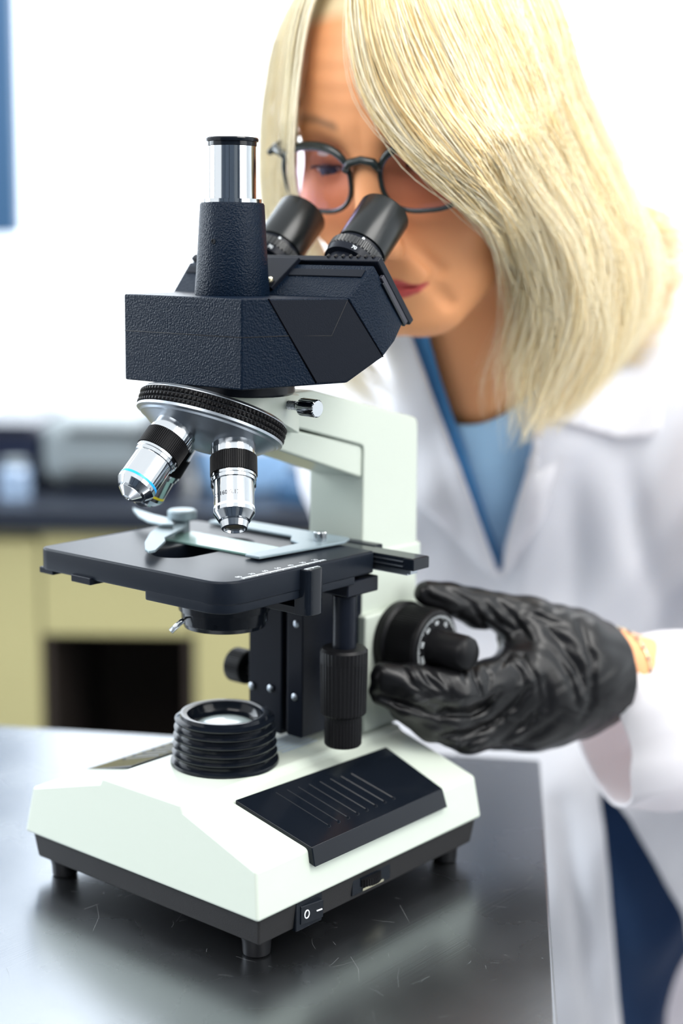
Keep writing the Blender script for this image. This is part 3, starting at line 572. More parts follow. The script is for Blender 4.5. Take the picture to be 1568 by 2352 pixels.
def nets(fn, xs, ys, zs, proj=2, B=12):
    nx, ny, nz = len(xs), len(ys), len(zs); f = np.empty((nx, ny, nz), np.float32)
    bi = [list(range(0, n, B)) for n in (nx, ny, nz)]
    blocks = [(i, j, k) for i in bi[0] for j in bi[1] for k in bi[2]]
    lo = np.array([[xs[i], ys[j], zs[k]] for i, j, k in blocks]); hi = np.array([[xs[min(i+B, nx)-1], ys[min(j+B, ny)-1], zs[min(k+B, nz)-1]] for i, j, k in blocks])
    c = (lo+hi)/2; R = np.linalg.norm(hi-lo, axis=1)/2; d = fn(c); act = np.abs(d) < R*1.35+0.006
    pend = []
    def flush():
        if not pend: return
        pts = np.concatenate([q for _, _, q in pend]); v = fn(pts); o = 0
        for sl, sh, q in pend: f[sl] = v[o:o+len(q)].reshape(sh); o += len(q)
        pend.clear()
    for t, (i, j, k) in enumerate(blocks):
        sl = (slice(i, min(i+B, nx)), slice(j, min(j+B, ny)), slice(k, min(k+B, nz)))
        if act[t]:
            X, Y, Z = np.meshgrid(xs[sl[0]], ys[sl[1]], zs[sl[2]], indexing='ij'); pend.append((sl, X.shape, np.stack([X.ravel(), Y.ravel(), Z.ravel()], 1)))
            if len(pend) >= 120: flush()
        else: f[sl] = d[t]
    flush()
    s = f < 0; e = [(0, 0, 0), (1, 0, 0), (0, 1, 0), (1, 1, 0), (0, 0, 1), (1, 0, 1), (0, 1, 1), (1, 1, 1)]
    cnt = np.zeros((nx-1, ny-1, nz-1), np.int8)
    for a, b, c_ in e: cnt += s[a:nx-1+a, b:ny-1+b, c_:nz-1+c_]
    cell = (cnt > 0) & (cnt < 8); I, J, K = np.nonzero(cell); idx = np.full(cell.shape, -1, np.int32); idx[I, J, K] = np.arange(len(I))
    acc = np.zeros((len(I), 3)); num = np.zeros(len(I)); X = [xs, ys, zs]
    for a in range(8):
        for b in range(a+1, 8):
            A, Bv = np.array(e[a]), np.array(e[b])
            if np.abs(A-Bv).sum() != 1: continue
            fa = f[I+A[0], J+A[1], K+A[2]]; fb = f[I+Bv[0], J+Bv[1], K+Bv[2]]; m = (fa < 0) != (fb < 0); t = np.where(m, fa/np.where(m, fa-fb, 1), 0)
            pa_ = np.stack([xs[I+A[0]], ys[J+A[1]], zs[K+A[2]]], 1); pb_ = np.stack([xs[I+Bv[0]], ys[J+Bv[1]], zs[K+Bv[2]]], 1)
            acc += np.where(m[:, None], pa_+(pb_-pa_)*t[:, None], 0); num += m
    V = acc/np.maximum(num, 1)[:, None]; F = []
    for ax in range(3):
        n = [nx, ny, nz]; sl0 = [slice(1, m_-1) for m_ in n]; sl0[ax] = slice(0, n[ax]-1); sl1 = list(sl0); sl1[ax] = slice(1, n[ax])
        ch = s[tuple(sl0)] != s[tuple(sl1)]; q = np.array(np.nonzero(ch)).T; off = [1, 1, 1]; off[ax] = 0; q = q+np.array(off)
        inside = s[q[:, 0], q[:, 1], q[:, 2]]; u, v = [(1, 2), (2, 0), (0, 1)][ax]; du = np.zeros(3, int); du[u] = 1; dv = np.zeros(3, int); dv[v] = 1
        g = lambda o: idx[o[:, 0], o[:, 1], o[:, 2]]
        quad = np.stack([g(q-du-dv), g(q-dv), g(q), g(q-du)], 1); quad[~inside] = quad[~inside][:, ::-1]; F.append(quad)
    F = np.concatenate(F); F = F[(F >= 0).all(1)]
    for _ in range(proj):
        h = 4e-4; d0 = fn(V); gr = np.stack([fn(V+np.eye(3)[i]*h)-d0 for i in range(3)], 1)/h; g2 = np.maximum((gr**2).sum(1), 0.2); V = V-gr*(np.clip(d0, -.002, .002)/g2)[:, None]*0.8
    return V, F
def axis(*segs):
    out = []
    for a, b, h in segs: out += list(np.arange(a, b-1e-9, h))
    return np.array(out)
def folds(px, py, lines):                      # lines: (points, depth, width px); signed displacement sum
    D_ = np.zeros_like(px)
    for pts, amp, wd_ in lines:
        best = np.full_like(px, 1e9); L = len(pts)-1; tt = np.zeros_like(px)
        for i in range(L):
            ax_, ay_ = pts[i]; bx_, by_ = pts[i+1]; dx, dy = bx_-ax_, by_-ay_; h = np.clip(((px-ax_)*dx+(py-ay_)*dy)/(dx*dx+dy*dy), 0, 1)
            dd = (px-ax_-h*dx)**2+(py-ay_-h*dy)**2; m_ = dd < best; best = np.where(m_, dd, best); tt = np.where(m_, (i+h)/L, tt)
        D_ += amp*np.exp(-best/(wd_*wd_))*(0.35+0.65*np.sin(np.pi*np.clip(tt, .02, .98)))
    return D_
# ------------------------------------------------------------------ head in its own frame: x her left, y forward, z up
HC = np.array([.0508, .9869, .4338]); th, ph, ro = [math.radians(v) for v in (25.9, 19.0, 0.4)]
Fh = np.array([-math.sin(th), -math.cos(th), 0]); HF = Fh*math.cos(ph)-np.array([0, 0, math.sin(ph)]); HU = Fh*math.sin(ph)+np.array([0, 0, math.cos(ph)])
HX = np.cross(HF, HU); HX = HX if HX[0] > 0 else -HX
HX, HU = HX*math.cos(ro)+HU*math.sin(ro), HU*math.cos(ro)-HX*math.sin(ro)
HM = np.stack([HX, HF, HU], 1)                    # columns
def h2a(l): return HC+np.asarray(l)@HM.T
def head_sdf(l):
    x = np.abs(l[:, 0]); q = np.stack([x, l[:, 1], l[:, 2]], 1)
    d = ell(q, (0, -.018, .040), (.0745, .096, .086))
    d = smin(d, ell(q, (0, .020, .020), (.066, .073, .075)), .03)
    d = smin(d, ell(q, (0, .018, -.035), (.0585, .070, .074)), .025)
    d = smin(d, ell(q, (0, .030, -.072), (.046, .050, .040)), .022)
    d = smin(d, ell(q, (0, .064, -.098), (.019, .018, .015)), .018)
    d = smin(d, cap(q, (.040, .010, -.055), (.018, .055, -.098), .017, .015), .022)
    d = smin(d, ell(q, (.041, .054, -.032), (.022, .022, .022)), .022)
    d = smin(d, cap(q, (.010, .083, .019), (.040, .072, .023), .0085, .007), .012)
    d = smax(d, -ell(q, (.0325, .099, .001), (.0185, .018, .0135)), .014)
    d = smin(d, cap(q, (0, .083, .008), (0, .104, -.038), .0062, .0082), .014)
    d = smin(d, ell(q, (0, .1075, -.0435), (.0102, .0100, .0088)), .008)
    d = smin(d, ell(q, (.0118, .0970, -.0465), (.0078, .0105, .0072)), .006)
    d = smax(d, -ell(q, (.0068, .1000, -.0545), (.0038, .0055, .0030)), .003)
    d = smin(d, ell(q, (0, .080, -.068), (.026, .012, .019)), .014)
    d = smin(d, cap(q, (0, .0905, -.0695), (.0215, .0795, -.0745), .0036, .0018), .004)
    d = smin(d, cap(q, (0, .0895, -.0790), (.0190, .0800, -.0760), .0045, .0022), .004)
    d = smax(d, -cap(q, (0, .0955, -.0742), (.0240, .0835, -.0752), .0012), .0025)
    d = smax(d, -cap(q, (0, .0945, -.056), (0, .0945, -.066), .0016), .006)
    d = smin(d, ell(q, (.031, .0695, -.001), (.0152, .0150, .0138)), .005)
    d = smax(d, -ell(q, (.0315, .0860, -.0035), (.0118, .0090, .0027)), .0012)
    d = smax(d, -cap(q, (.020, .0855, .0075), (.042, .0800, .0070), .0012), .004)
    d = smax(d, -cap(q, (.0180, .0905, -.044), (.0310, .0760, -.070), .0012), .010)
    d = smax(d, -cap(q, (.0275, .0805, -.076), (.0330, .0700, -.092), .0006), .009)
    d = smin(d, ell(q, (.0690, -.016, -.008), (.0050, .013, .026)), .006)
    fz = l[:, 2]
    d = d+.0003*np.sin((fz-.04)*520)*np.exp(-((fz-.055)/.022)**2)*np.exp(-(x/.04)**2)*(l[:, 1] > 0)
    return d
# ------------------------------------------------------------------ body
nb = Q(1135, 935, 1.14); shL = Q(1590, 850, 1.23); shR = Q(880, 990, 1.33); elL = Q(1890, 1640, 1.14); wrL = Q(1405, 1545, .985); elR = Q(900, 1520, 1.42); wrR = Q(960, 2050, 1.38)
hcL = Q(1520, 2050, 1.36); hcR = Q(1200, 2050, 1.42); kcL = hcL+np.array([.01, -.01, -.42]); kcR = hcR+np.array([-.01, .02, -.42])
hipL = Q(1335, 2050, 1.36); hipR = Q(1100, 2050, 1.42); kneeL = hipL+np.array([-.02, -.01, -.42]); kneeR = hipR+np.array([-.02, .02, -.42])
footL = np.array([kneeL[0], kneeL[1]+.03, FLOOR+.085]); footR = np.array([kneeR[0], kneeR[1]+.03, FLOOR+.085])
neckT = h2a((0, -.018, -.045))
def torso(p, o=0.0):
    d = cap(p, Q(1010, 1120, 1.31), Q(1400, 1120, 1.28), .085+o, .088+o)
    d = smin(d, cap(p, shL, Q(1180, 930, 1.20), .052+o, .060+o), .08)
    d = smin(d, cap(p, shR, Q(1080, 950, 1.22), .050+o, .058+o), .08)
    d = smin(d, cap(p, Q(1090, 1500, 1.37), Q(1370, 1500, 1.34), .088+o, .088+o), .10)
    d = smin(d, cap(p, Q(1130, 1850, 1.40), Q(1430, 1850, 1.36), .098+o, .098+o), .10)
    return d
def legs(p, o=0.0):
    d = smin(cap(p, hipL, kneeL, .082+o, .058+o), cap(p, kneeL, footL, .056+o, .042+o), .03)
    e = smin(cap(p, hipR, kneeR, .082+o, .058+o), cap(p, kneeR, footR, .056+o, .042+o), .03)
    return smin(smin(d, e, .02), cap(p, hipL+np.array([0, 0, .04]), hipR+np.array([0, 0, .04]), .09+o), .05)
fgR = [wrR+np.array([dx, dy, -.10]) for dx, dy in ((-.012, -.03), (-.006, -.012), (0, .006), (.004, .024))]
def body_sdf(p):
    d = torso(p); d = smin(d, legs(p), .05)
    for f_ in (footL, footR): d = smin(d, cap(p, f_+np.array([0, .03, -.045]), f_+np.array([0, -.13, -.06]), .035, .026), .03)
    d = smin(d, cap(p, nb, neckT, .052, .047), .045)
    d = smin(d, chain(p, [shL, elL, wrL], [.045, .036, .0265]), .03)
    d = smin(d, chain(p, [wrL, Q(1330, 1535, .968), Q(1250, 1535, .962)], [.0262, .0165, .013]), .010)
    d = smin(d, chain(p, [shR, elR, wrR], [.045, .036, .026]), .03)
    pm = wrR+np.array([0, -.004, -.055]); d = smin(d, cap(p, wrR, pm, .024, .022), .02); d = smin(d, cap(p, pm+np.array([0, -.026, -.01]), pm+np.array([0, .022, -.01]), .014), .02)
    for i, e in enumerate(fgR): d = smin(d, chain(p, [pm+np.array([0, -.030+.017*i, -.02]), e+np.array([.0, 0, .015]), e+np.array([-.012, 0, -.025+.006*abs(i-1)])], [.0095, .0088, .0075]), .006)
    d = smin(d, chain(p, [wrR+np.array([-.005, -.02, -.02]), wrR+np.array([-.02, -.045, -.055]), wrR+np.array([-.022, -.05, -.085])], [.013, .011, .009]), .008)
    near = np.linalg.norm(p-HC, axis=1) < .26
    if near.any():
        pn = p[near]; hd_ = head_sdf((pn-HC)@HM); d[near] = smin(d[near], hd_, .018)
    return d
V, F = nets(body_sdf, axis((-.34, -.050, .008), (-.050, .150, .0016), (.150, .52, .008)), axis((.86, 1.12, .0016), (1.12, 1.62, .008)), axis((-.93, .2857, .008), (.2857, .585, .0016)))
L = (V-HC)@HM; x = np.abs(L[:, 0]); z = L[:, 2]; y = L[:, 1]; hd_ = np.linalg.norm(L, axis=1) < .20
skin = np.array([.79, .36, .165]); col = np.tile(skin, (len(V), 1)); m_ = lambda v: (v*hd_)[:, None]
def mixc(col, w_, c): w_ = np.clip(w_, 0, 1)[:, None]; return col*(1-w_)+np.array(c)*w_
zl = -.0748; up = zl+.0072*np.exp(-((x-.006)/.012)**2)*(x < .026); lw = zl-.0085*np.sqrt(np.clip(1-(x/.025)**2, 0, 1))
lip = np.clip((up-z)/.0012, 0, 1)*np.clip((z-lw)/.0012, 0, 1)*(x < .0245)*(y > .065)*hd_
cheek = np.exp(-(((x-.040)/.022)**2+((z+.03)/.022)**2))*(y > .02)*hd_*.35+np.exp(-((x/.014)**2+((z+.044)/.014)**2))*(y > .09)*hd_*.25
col = mixc(col, cheek, (.72, .20, .09)); col = mixc(col, lip, (.52, .085, .08))
brow = np.exp(-((z-(.0235+.004*np.clip((x-.012)/.02, 0, 1)-.10*np.clip(x-.036, 0, 1)))/.0030)**2)*np.clip((x-.012)/.006, 0, 1)*np.clip((.052-x)/.012, 0, 1)*(y > .05)*hd_
col = mixc(col, brow*.75, (.20, .11, .06))
lid = np.exp(-(((x-.031)/.016)**2+((z+.001)/.011)**2))*(y > .05)*hd_; col = mixc(col, lid*.45, (.42, .14, .12))
scalp = np.clip((z-.085+.55*np.clip(.085-y, 0, 1))/.012, 0, 1)*hd_; col = mixc(col, scalp*.9*(y < .088), (.78, .66, .42))
M['skin'] = mat('skin', (.8, .45, .25), .52, bump=.15, spec=.3, scale=900, attr='tone', sss=.12, var=.04)
person = empty('person', toW((hipL+hipR)/2)*np.array([1, 1, 0])+np.array([0, 0, FLOOR]), 'person with long blonde hair, glasses, white lab coat and black glove leaning over the microscope', 'person')
body = fast('body', toW(V), F, M['skin'], person, col=np.c_[col, np.ones(len(col))])
for s in (-1, 1):
    c = h2a((s*.031, .0712, -.001)); gz = HF*.93-HU*.37; gz /= np.linalg.norm(gz)
    eb = lathe('eyeball', [(-.0128, .0003)]+[(-.0128*math.cos(a), .0128*math.sin(a)) for a in np.linspace(.15, 2.98, 22)]+[(.0128, .0003)], toW(c), gz@BAS.T, mat('eye_white', (.75, .70, .68), .15), body, seg=32, auto=90)
    lathe('iris', [(.0108, .0064), (.01290, .0050), (.0132, .0024), (.0133, .0002)], toW(c), gz@BAS.T, mat('blue_grey_iris', (.06, .09, .15), .1), eb, seg=32, auto=90)
    lathe('pupil', [(.0130, .0022), (.0134, .0019), (.01345, .0002)], toW(c), gz@BAS.T, M['print'], eb, seg=20, auto=90)
    pts = []
    for k in range(13):
        u = -1+k/6; px_ = s*(.0315+.0118*u); zz = -.0035+.0030*math.sqrt(max(0, 1-u*u)); yy = .0712+math.sqrt(max(0, .0152**2-(px_-s*.031)**2-(zz+.001)**2))+.0003
        pts.append(toW(h2a((px_, yy, zz))))
    tube('eyelashes', pts, .0008, mat('dark_lash', (.05, .03, .03), .6), body, n=6)
# ------------------------------------------------------------------ clothing: skins of the inflated body, trimmed along real edges
def skin_of(fn, ax3, cuts, name, m, parent, thick, proj=2):
    V, F = nets(fn, *ax3, proj=proj)
    C_ = cuts(V); keep = (C_[F].mean(1) < 0); F = F[keep]; used = np.unique(F)
    ed = np.sort(np.concatenate([F[:, [i, (i+1) % 4]] for i in range(4)]), 1); u, n_ = np.unique(ed, axis=0, return_counts=True); bd = np.unique(u[n_ == 1])
    be_ = u[n_ == 1]
    for it_ in range(12):
        if it_ % 3:
            sm_ = np.zeros((len(V), 3)); ct_ = np.zeros(len(V)); np.add.at(sm_, be_[:, 0], V[be_[:, 1]]); np.add.at(sm_, be_[:, 1], V[be_[:, 0]]); np.add.at(ct_, be_.ravel(), 1)
            V[bd] = .5*V[bd]+.5*sm_[bd]/ct_[bd][:, None]; continue
        h = 5e-4; d0 = cuts(V[bd]); g = np.stack([cuts(V[bd]+np.eye(3)[i]*h)-d0 for i in range(3)], 1)/h; V[bd] -= g*(np.clip(d0, -.01, .01)/np.maximum((g**2).sum(1), .3))[:, None]
    mp = np.full(len(V), -1); mp[used] = np.arange(len(used)); o = fast(name, toW(V[used]), mp[F], m, parent)
    s_ = o.modifiers.new('cloth', 'SOLIDIFY'); s_.thickness = thick; s_.offset = -1
    return o
def interp(zv, pts):                               # pts: (z, a) sorted by z
    z_, a_ = zip(*sorted(pts)); return np.interp(zv, z_, a_)
cuffC = Q(1384, 1648, .985); cuffN = np.array([.96, .20, .20]); cuffN /= np.linalg.norm(cuffN)
elS = Q(1880, 1665, 1.14); hemC = FLOOR+.42
def coat_sdf(p):
    px, py, w = pix(p)
    d = smin(torso(p), cap(p, nb, neckT, .052, .047), .045)-.016
    sk = smin(cap(p, hcL+np.array([0, 0, .03]), kcL+np.array([.05, -.03, -.1]), .112, .135), cap(p, hcR+np.array([0, 0, .03]), kcR+np.array([-.04, -.02, -.1]), .112, .130), .16)
    sk = smin(sk, cap(p, (hcL+hcR)/2+np.array([0, .0, .03]), (kcL+kcR)/2+np.array([0, 0, -.1]), .12), .12)
    d = smin(d, sk, .09)
    d = smin(d, chain(p, [shL, elS+np.array([.02, .02, .03]), elS], [.066, .068, .066]), .03)
    d = smin(d, chain(p, [elS, Q(1560, 1655, 1.03), cuffC-cuffN*.02], [.066, .0600, .0575]), .02)
    d = smin(d, chain(p, [shR, elR, wrR+np.array([0, 0, .03])], [.064, .060, .050]), .03)
    n1 = .0035*np.sin(p[:, 0]*42+p[:, 2]*17+2.2*np.sin(p[:, 2]*19))*np.sin(p[:, 2]*11+p[:, 0]*8+1)+.0018*np.sin(p[:, 0]*90-p[:, 2]*60+3*np.sin(p[:, 0]*23))
    fo = folds(px, py, [([(1310, 1080), (1330, 1300), (1300, 1500)], .006, 40), ([(1440, 1060), (1470, 1250), (1540, 1420)], .007, 34), ([(1250, 1150), (1210, 1300), (1180, 1420)], -.004, 30),
        ([(1500, 1480), (1480, 1600), (1460, 1800)], .004, 18), ([(1560, 1520), (1450, 1545), (1410, 1560)], .003, 14), ([(1568, 1620), (1470, 1640), (1420, 1690)], .003, 16), ([(1568, 1740), (1480, 1750), (1430, 1760)], .0035, 18), ([(1290, 1850), (1330, 2100), (1360, 2352)], .008, 26),
        ([(1000, 1000), (1060, 1250), (1100, 1400)], .003, 26)])
    return d+n1*.8+fo*(np.abs(w-1.1) < .25)
def hit(px, py, w0=1.0):                          # where the outermost cloth stands in that direction
    ws = np.arange(w0, 1.5, .004); pp = np.array([Q(px, py, w_) for w_ in ws]); dd = coat_sdf(pp); k_ = np.argmax(dd < 0)
    return pp[k_] if (dd < 0).any() else Q(px, py, 1.28)
def edge(pts, w0=1.0): return [(h_[2], h_[0]) for h_ in (hit(a, b, w0) for a, b in pts)]
vl = edge(((915, 720), (945, 800), (1050, 1080), (1150, 1348)))
vr = edge(((1275, 800), (1232, 1000), (1188, 1150), (1158, 1260), (1150, 1348)))
ll = edge(((1372, 1790), (1385, 1900), (1408, 2150), (1425, 2352)), 1.14)+[(-.9, hit(1425, 2352, 1.14)[0]+.01)]
lr = edge(((1372, 1790), (1445, 1880), (1568, 2100)), 1.14)+[(-.9, hit(1568, 2100, 1.14)[0]+.16)]
zV = hit(1150, 1348)[2]; zL = hit(1372, 1790, 1.14)[2]
def coat_cut(p):
    a, b, z = p.T; front = b-(Q(1250, 1200, 1.30)[1]-.01)
    op = np.maximum(interp(z, vl)-a, a-interp(z, vr)); op = np.maximum(op, zV-z); op = smax(op, front, .004)
    lo = np.maximum(interp(z, ll)-a, a-interp(z, lr)); lo = np.maximum(lo, z-zL); lo = smax(lo, front, .004)
    nk = cap(p, nb+np.array([0, .0, .015]), neckT, .058)
    arm_ = (np.linalg.norm(p-cuffC, axis=1) < .16); cu = np.where(arm_, -((p-cuffC)@cuffN), -1.0)
    cu = np.where(arm_ & (p[:, 1] > 1.12), -1.0, cu)
    hem = hemC-z; cr = np.where((a < .0) & (z > -.9) & (z < wrR[2]+.08) & (np.linalg.norm(p[:, :2]-wrR[:2], axis=1) < .085) & (np.linalg.norm(p-wrR, axis=1) < .15), wrR[2]+.015-z, -1.0)
    return np.maximum.reduce([-op, -lo, -nk, cu, hem, cr])
M['coat'] = mat('white_coat_cotton', (.88, .895, .93), .75, bump=.25, scale=700, var=.03)
nt = M['coat'].node_tree; ou_ = nt.nodes['Material Output']; tr_ = nt.nodes.new('ShaderNodeBsdfTranslucent'); tr_.inputs[0].default_value = (.93, .88, .90, 1); ms_ = nt.nodes.new('ShaderNodeMixShader'); ms_.inputs[0].default_value = .42
nt.links.new(nt.nodes['Principled BSDF'].outputs[0], ms_.inputs[1]); nt.links.new(tr_.outputs[0], ms_.inputs[2]); nt.links.new(ms_.outputs[0], ou_.inputs[0])
gx = (axis((-.36, .56, .0052)), axis((.92, 1.66, .0052)), axis((-.52, .46, .0052)))
coat = skin_of(coat_sdf, gx, coat_cut, 'lab_coat', M['coat'], person, .0022)
# lapels and collar: a second layer along the V edge
def lap_sdf(p): return coat_sdf(p)-.0055
def lapR_cut(p):
    a, b, z = p.T; px, py, w = pix(p); front = b-Q(1250, 1200, 1.30)[1]
    eR = interp(z, vr)-.001; out = a-(eR+np.interp(py, [760, 1000, 1020, 1180, 1348], [.095, .105, .026, .024, 0.0])); notch = np.where(px > 1255, py-(962+(px-1255)*.27), -40)/2800.
    nk = cap(p, nb+np.array([0, .0, .015]), neckT, .056)
    return np.maximum.reduce([eR-a, out, zV-z, front, -nk, notch])
def lapL_cut(p):
    a, b, z = p.T; px, py, w = pix(p); front = b-Q(1250, 1200, 1.30)[1]
    eL = interp(z, vl)+.001; nk = cap(p, nb+np.array([0, .0, .015]), neckT, .056)
    return np.maximum.reduce([a-eL, (eL-np.interp(py, [760, 1000, 1180, 1348], [.08, .07, .035, 0.0]))-a, zV-z, front, -nk])
gl = (axis((-.16, .30, .0045)), axis((.95, 1.36, .0045)), axis((.06, .46, .0045)))
skin_of(lap_sdf, gl, lapR_cut, 'lapel', M['coat'], coat, .0022); skin_of(lap_sdf, gl, lapL_cut, 'lapel', M['coat'], coat, .0022)
# scrub top and darker overlapping front band
def scrub_sdf(p): return smin(torso(p, .0), cap(p, nb, neckT, .052, .047), .045)-.006+.0012*np.sin(p[:, 0]*60+p[:, 2]*30)
def scrub_cut(p):
    px, py, w = pix(p); a, b, z = p.T
    ck_ = np.minimum(cap(p, Q(1075, 880, 1.11), Q(1090, 760, 1.05), .040, .06), cap(p, nb+np.array([0, 0, .03]), neckT, .0605))
    return np.maximum.reduce([-ck_, Q(1100, 1700, 1.3)[2]-z, z-.44, b-1.42, .0-(a+.30), a-.32])
gs = (axis((-.30, .36, .005)), axis((1.0, 1.46, .005)), axis((.0, .46, .005)))
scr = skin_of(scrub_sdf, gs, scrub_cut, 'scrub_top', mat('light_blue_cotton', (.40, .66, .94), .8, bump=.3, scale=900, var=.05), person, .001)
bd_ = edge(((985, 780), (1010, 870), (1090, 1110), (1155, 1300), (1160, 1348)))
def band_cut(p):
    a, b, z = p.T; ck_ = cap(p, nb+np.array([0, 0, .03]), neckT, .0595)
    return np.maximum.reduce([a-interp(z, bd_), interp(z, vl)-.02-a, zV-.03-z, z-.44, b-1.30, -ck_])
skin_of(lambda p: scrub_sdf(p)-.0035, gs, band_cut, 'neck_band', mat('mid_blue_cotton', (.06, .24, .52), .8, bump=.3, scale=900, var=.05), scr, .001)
# jeans and shoes
def jeans_sdf(p): return smin(legs(p), torso(p), .05)-.009+.0018*np.sin(p[:, 2]*70+8*np.sin(p[:, 0]*30))
M['denim'] = mat('dark_blue_denim', (.006, .040, .12), .75, bump=.5, scale=700, var=.3)
skin_of(jeans_sdf, (axis((-.26, .44, .008)), axis((1.02, 1.60, .008)), axis((-.90, .06, .008))), lambda p: np.maximum(FLOOR+.07-p[:, 2], p[:, 2]-.02), 'jeans', M['denim'], person, .001)
for f_ in (footL, footR):
    V, F = nets(lambda p: np.maximum(smin(cap(p, f_+np.array([0, .03, -.045]), f_+np.array([0, -.13, -.058]), .043, .034), cap(p, f_+np.array([0, .02, -.04]), f_+np.array([0, .015, .02]), .046), .03), FLOOR+.002-p[:, 2]), axis((f_[0]-.08, f_[0]+.08, .006)), axis((f_[1]-.22, f_[1]+.12, .006)), axis((FLOOR-.02, FLOOR+.16, .006)), proj=0)
    fast('shoe', toW(V), F, M['rubber'], person)
# ------------------------------------------------------------------ glove
J = lambda *a: Q(*a)
wd0 = .925
fing = [  # chains: (px,py,w), radius
  ([(1300, 1480, .955), (1210, 1426, .945), (1095, 1396, .935), (1030, 1376, .925), (980, 1362, .918)], [.020, .0150, .0118, .0098, .0078]),          # thumb
  ([(1290, 1540, .950), (1175, 1556, .925), (1045, 1582, .895), (950, 1568, .888), (882, 1552, .886)], [.020, .0155, .0120, .0106, .0082]),           # index
  ([(1290, 1580, .950), (1175, 1600, .930), (1030, 1640, .905), (940, 1610, .893), (880, 1588, .890)], [.020, .0155, .0118, .0105, .0085]),           # middle
  ([(1290, 1610, .955), (1190, 1650, .938), (1075, 1685, .918), (990, 1660, .905), (925, 1625, .900)], [.019, .0150, .0120, .0105, .0085]),           # ring
  ([(1300, 1625, .965), (1215, 1665, .960), (1130, 1680, .950), (1060, 1672, .945), (1010, 1655, .940)], [.017, .0130, .0105, .0095, .0080]),         # little
]
fw = [([(1085, 1395), (1115, 1435), (1150, 1465)], .0020, 7), ([(1110, 1385), (1150, 1430), (1185, 1450)], .0024, 8), ([(1140, 1380), (1180, 1420), (1215, 1470)], .0020, 8), ([(1130, 1400), (1165, 1445)], -.0012, 8),
  ([(1200, 1400), (1255, 1425), (1300, 1440)], .0016, 9), ([(1230, 1420), (1300, 1480), (1345, 1560)], .0018, 12), ([(1260, 1450), (1320, 1530), (1350, 1600)], .0022, 9), ([(1265, 1490), (1310, 1560), (1325, 1620)], .0018, 10),
  ([(1330, 1430), (1360, 1520), (1358, 1610), (1335, 1650)], .0022, 9), ([(1250, 1560), (1262, 1610), (1255, 1640)], .0014, 9),
  ([(1085, 1530), (1090, 1560), (1108, 1600)], .0017, 5), ([(1110, 1528), (1125, 1555), (1120, 1590)], .0014, 6), ([(1060, 1535), (1070, 1570)], .0014, 6), ([(1140, 1540), (1175, 1500), (1200, 1510), (1232, 1560), (1238, 1600)], .0018, 7), ([(1165, 1515), (1195, 1545), (1205, 1580)], .0014, 7),
  ([(960, 1530), (985, 1565), (1020, 1590)], .0020, 7), ([(925, 1535), (945, 1570), (985, 1595)], .0016, 7), ([(1000, 1545), (1020, 1565), (1040, 1600)], .0015, 6),
  ([(1010, 1640), (1080, 1640), (1110, 1625), (1145, 1590)], .0042, 9), ([(860, 1595), (930, 1620), (1010, 1645)], .0038, 9), ([(1060, 1700), (1130, 1660), (1180, 1620), (1215, 1580)], .0030, 9), ([(1000, 1690), (1060, 1690), (1110, 1670)], .0024, 8),
  ([(1150, 1700), (1210, 1660), (1250, 1610)], .0024, 9), ([(1180, 1712), (1240, 1680), (1290, 1640)], .0020, 9), ([(1050, 1720), (1090, 1700), (1120, 1690)], .0018, 7),
  ([(970, 1345), (985, 1372), (1040, 1392)], .0014, 8), ([(1020, 1350), (1060, 1375), (1090, 1390)], .0012, 8), ([(1230, 1470), (1235, 1530), (1220, 1590)], -.0016, 22), ([(1000, 1578), (1060, 1600), (1120, 1600)], -.0010, 14)]
def glove_sdf(p):
    d = None
    for k, (pts, rs) in enumerate(fing):
        pw = [J(*q) for q in pts]; e = chain(p, pw, rs, .004)
        d = e if d is None else smin(d, e, .009 if k == 1 else .0045)
    pl = cap(p, J(1300, 1500, .955), J(1240, 1480, .945), .024, .019); pl = smin(pl, cap(p, J(1300, 1590, .965), J(1215, 1620, .955), .024, .018), .03)
    pl = smin(pl, chain(p, [J(1240, 1600, .945), J(1300, 1560, .955), J(1385, 1545, .975), J(1470, 1540, 1.0)], [.028, .0275, .0305, .0315]), .03)
    d = smin(d, pl, .014)
    px, py, w = pix(p)
    return d+folds(px, py, fw)*(w < 1.0)+.0004*np.sin(p[:, 0]*330+3*np.sin(p[:, 2]*160))*np.sin(p[:, 2]*260)
gn = J(1470, 1540, 1.0)-J(1300, 1560, .955); gn /= np.linalg.norm(gn); gc = J(1378, 1545, .97)
M['nitrile'] = mat('black_nitrile', (.006, .006, .007), .33, bump=.10, scale=500, spec=.36, var=.2)
lo_ = J(840, 1760, .9); hi_ = J(1420, 1320, .95)
glove = skin_of(glove_sdf, (axis((lo_[0]-.01, hi_[0]+.03, .0013)), axis((.84, 1.03, .0013)), axis((lo_[2]-.02, hi_[2]+.015, .0013))), lambda p: (p-gc)@gn, 'glove', M['nitrile'], person, .0008, proj=1)
# ------------------------------------------------------------------ bracelet on the wrist
c = Q(1392, 1560, .985); e1, e2, _ = frame(wrL-elL)
br = empty('bracelet', toW(c), 'thin beaded silver bracelet on the wrist between glove and cuff', 'bracelet')
wdir = (elL-wrL)/np.linalg.norm(elL-wrL); wdir = (wdir+np.array([.0, 0, .22])); wdir /= np.linalg.norm(wdir); e1, e2, _ = frame(wdir); bc = wrL+wdir*.004
ring_ = [toW(bc+(e1*math.cos(t)+e2*math.sin(t))*.0295) for t in np.linspace(0, 2*math.pi, 49)[:-1]]
tube('chain', ring_, .0006, M['brass'], br, closed=True, n=6)
be_ = []
for k, q_ in enumerate(ring_[::2]): be_.append(lathe('b', [(-.0013, .0004), (-.0007, .0012), (.0007, .0012), (.0013, .0004)], q_, (0, 0, 1), M['satin'], seg=10))
tag(merge('beads', be_, br), kind='stuff')
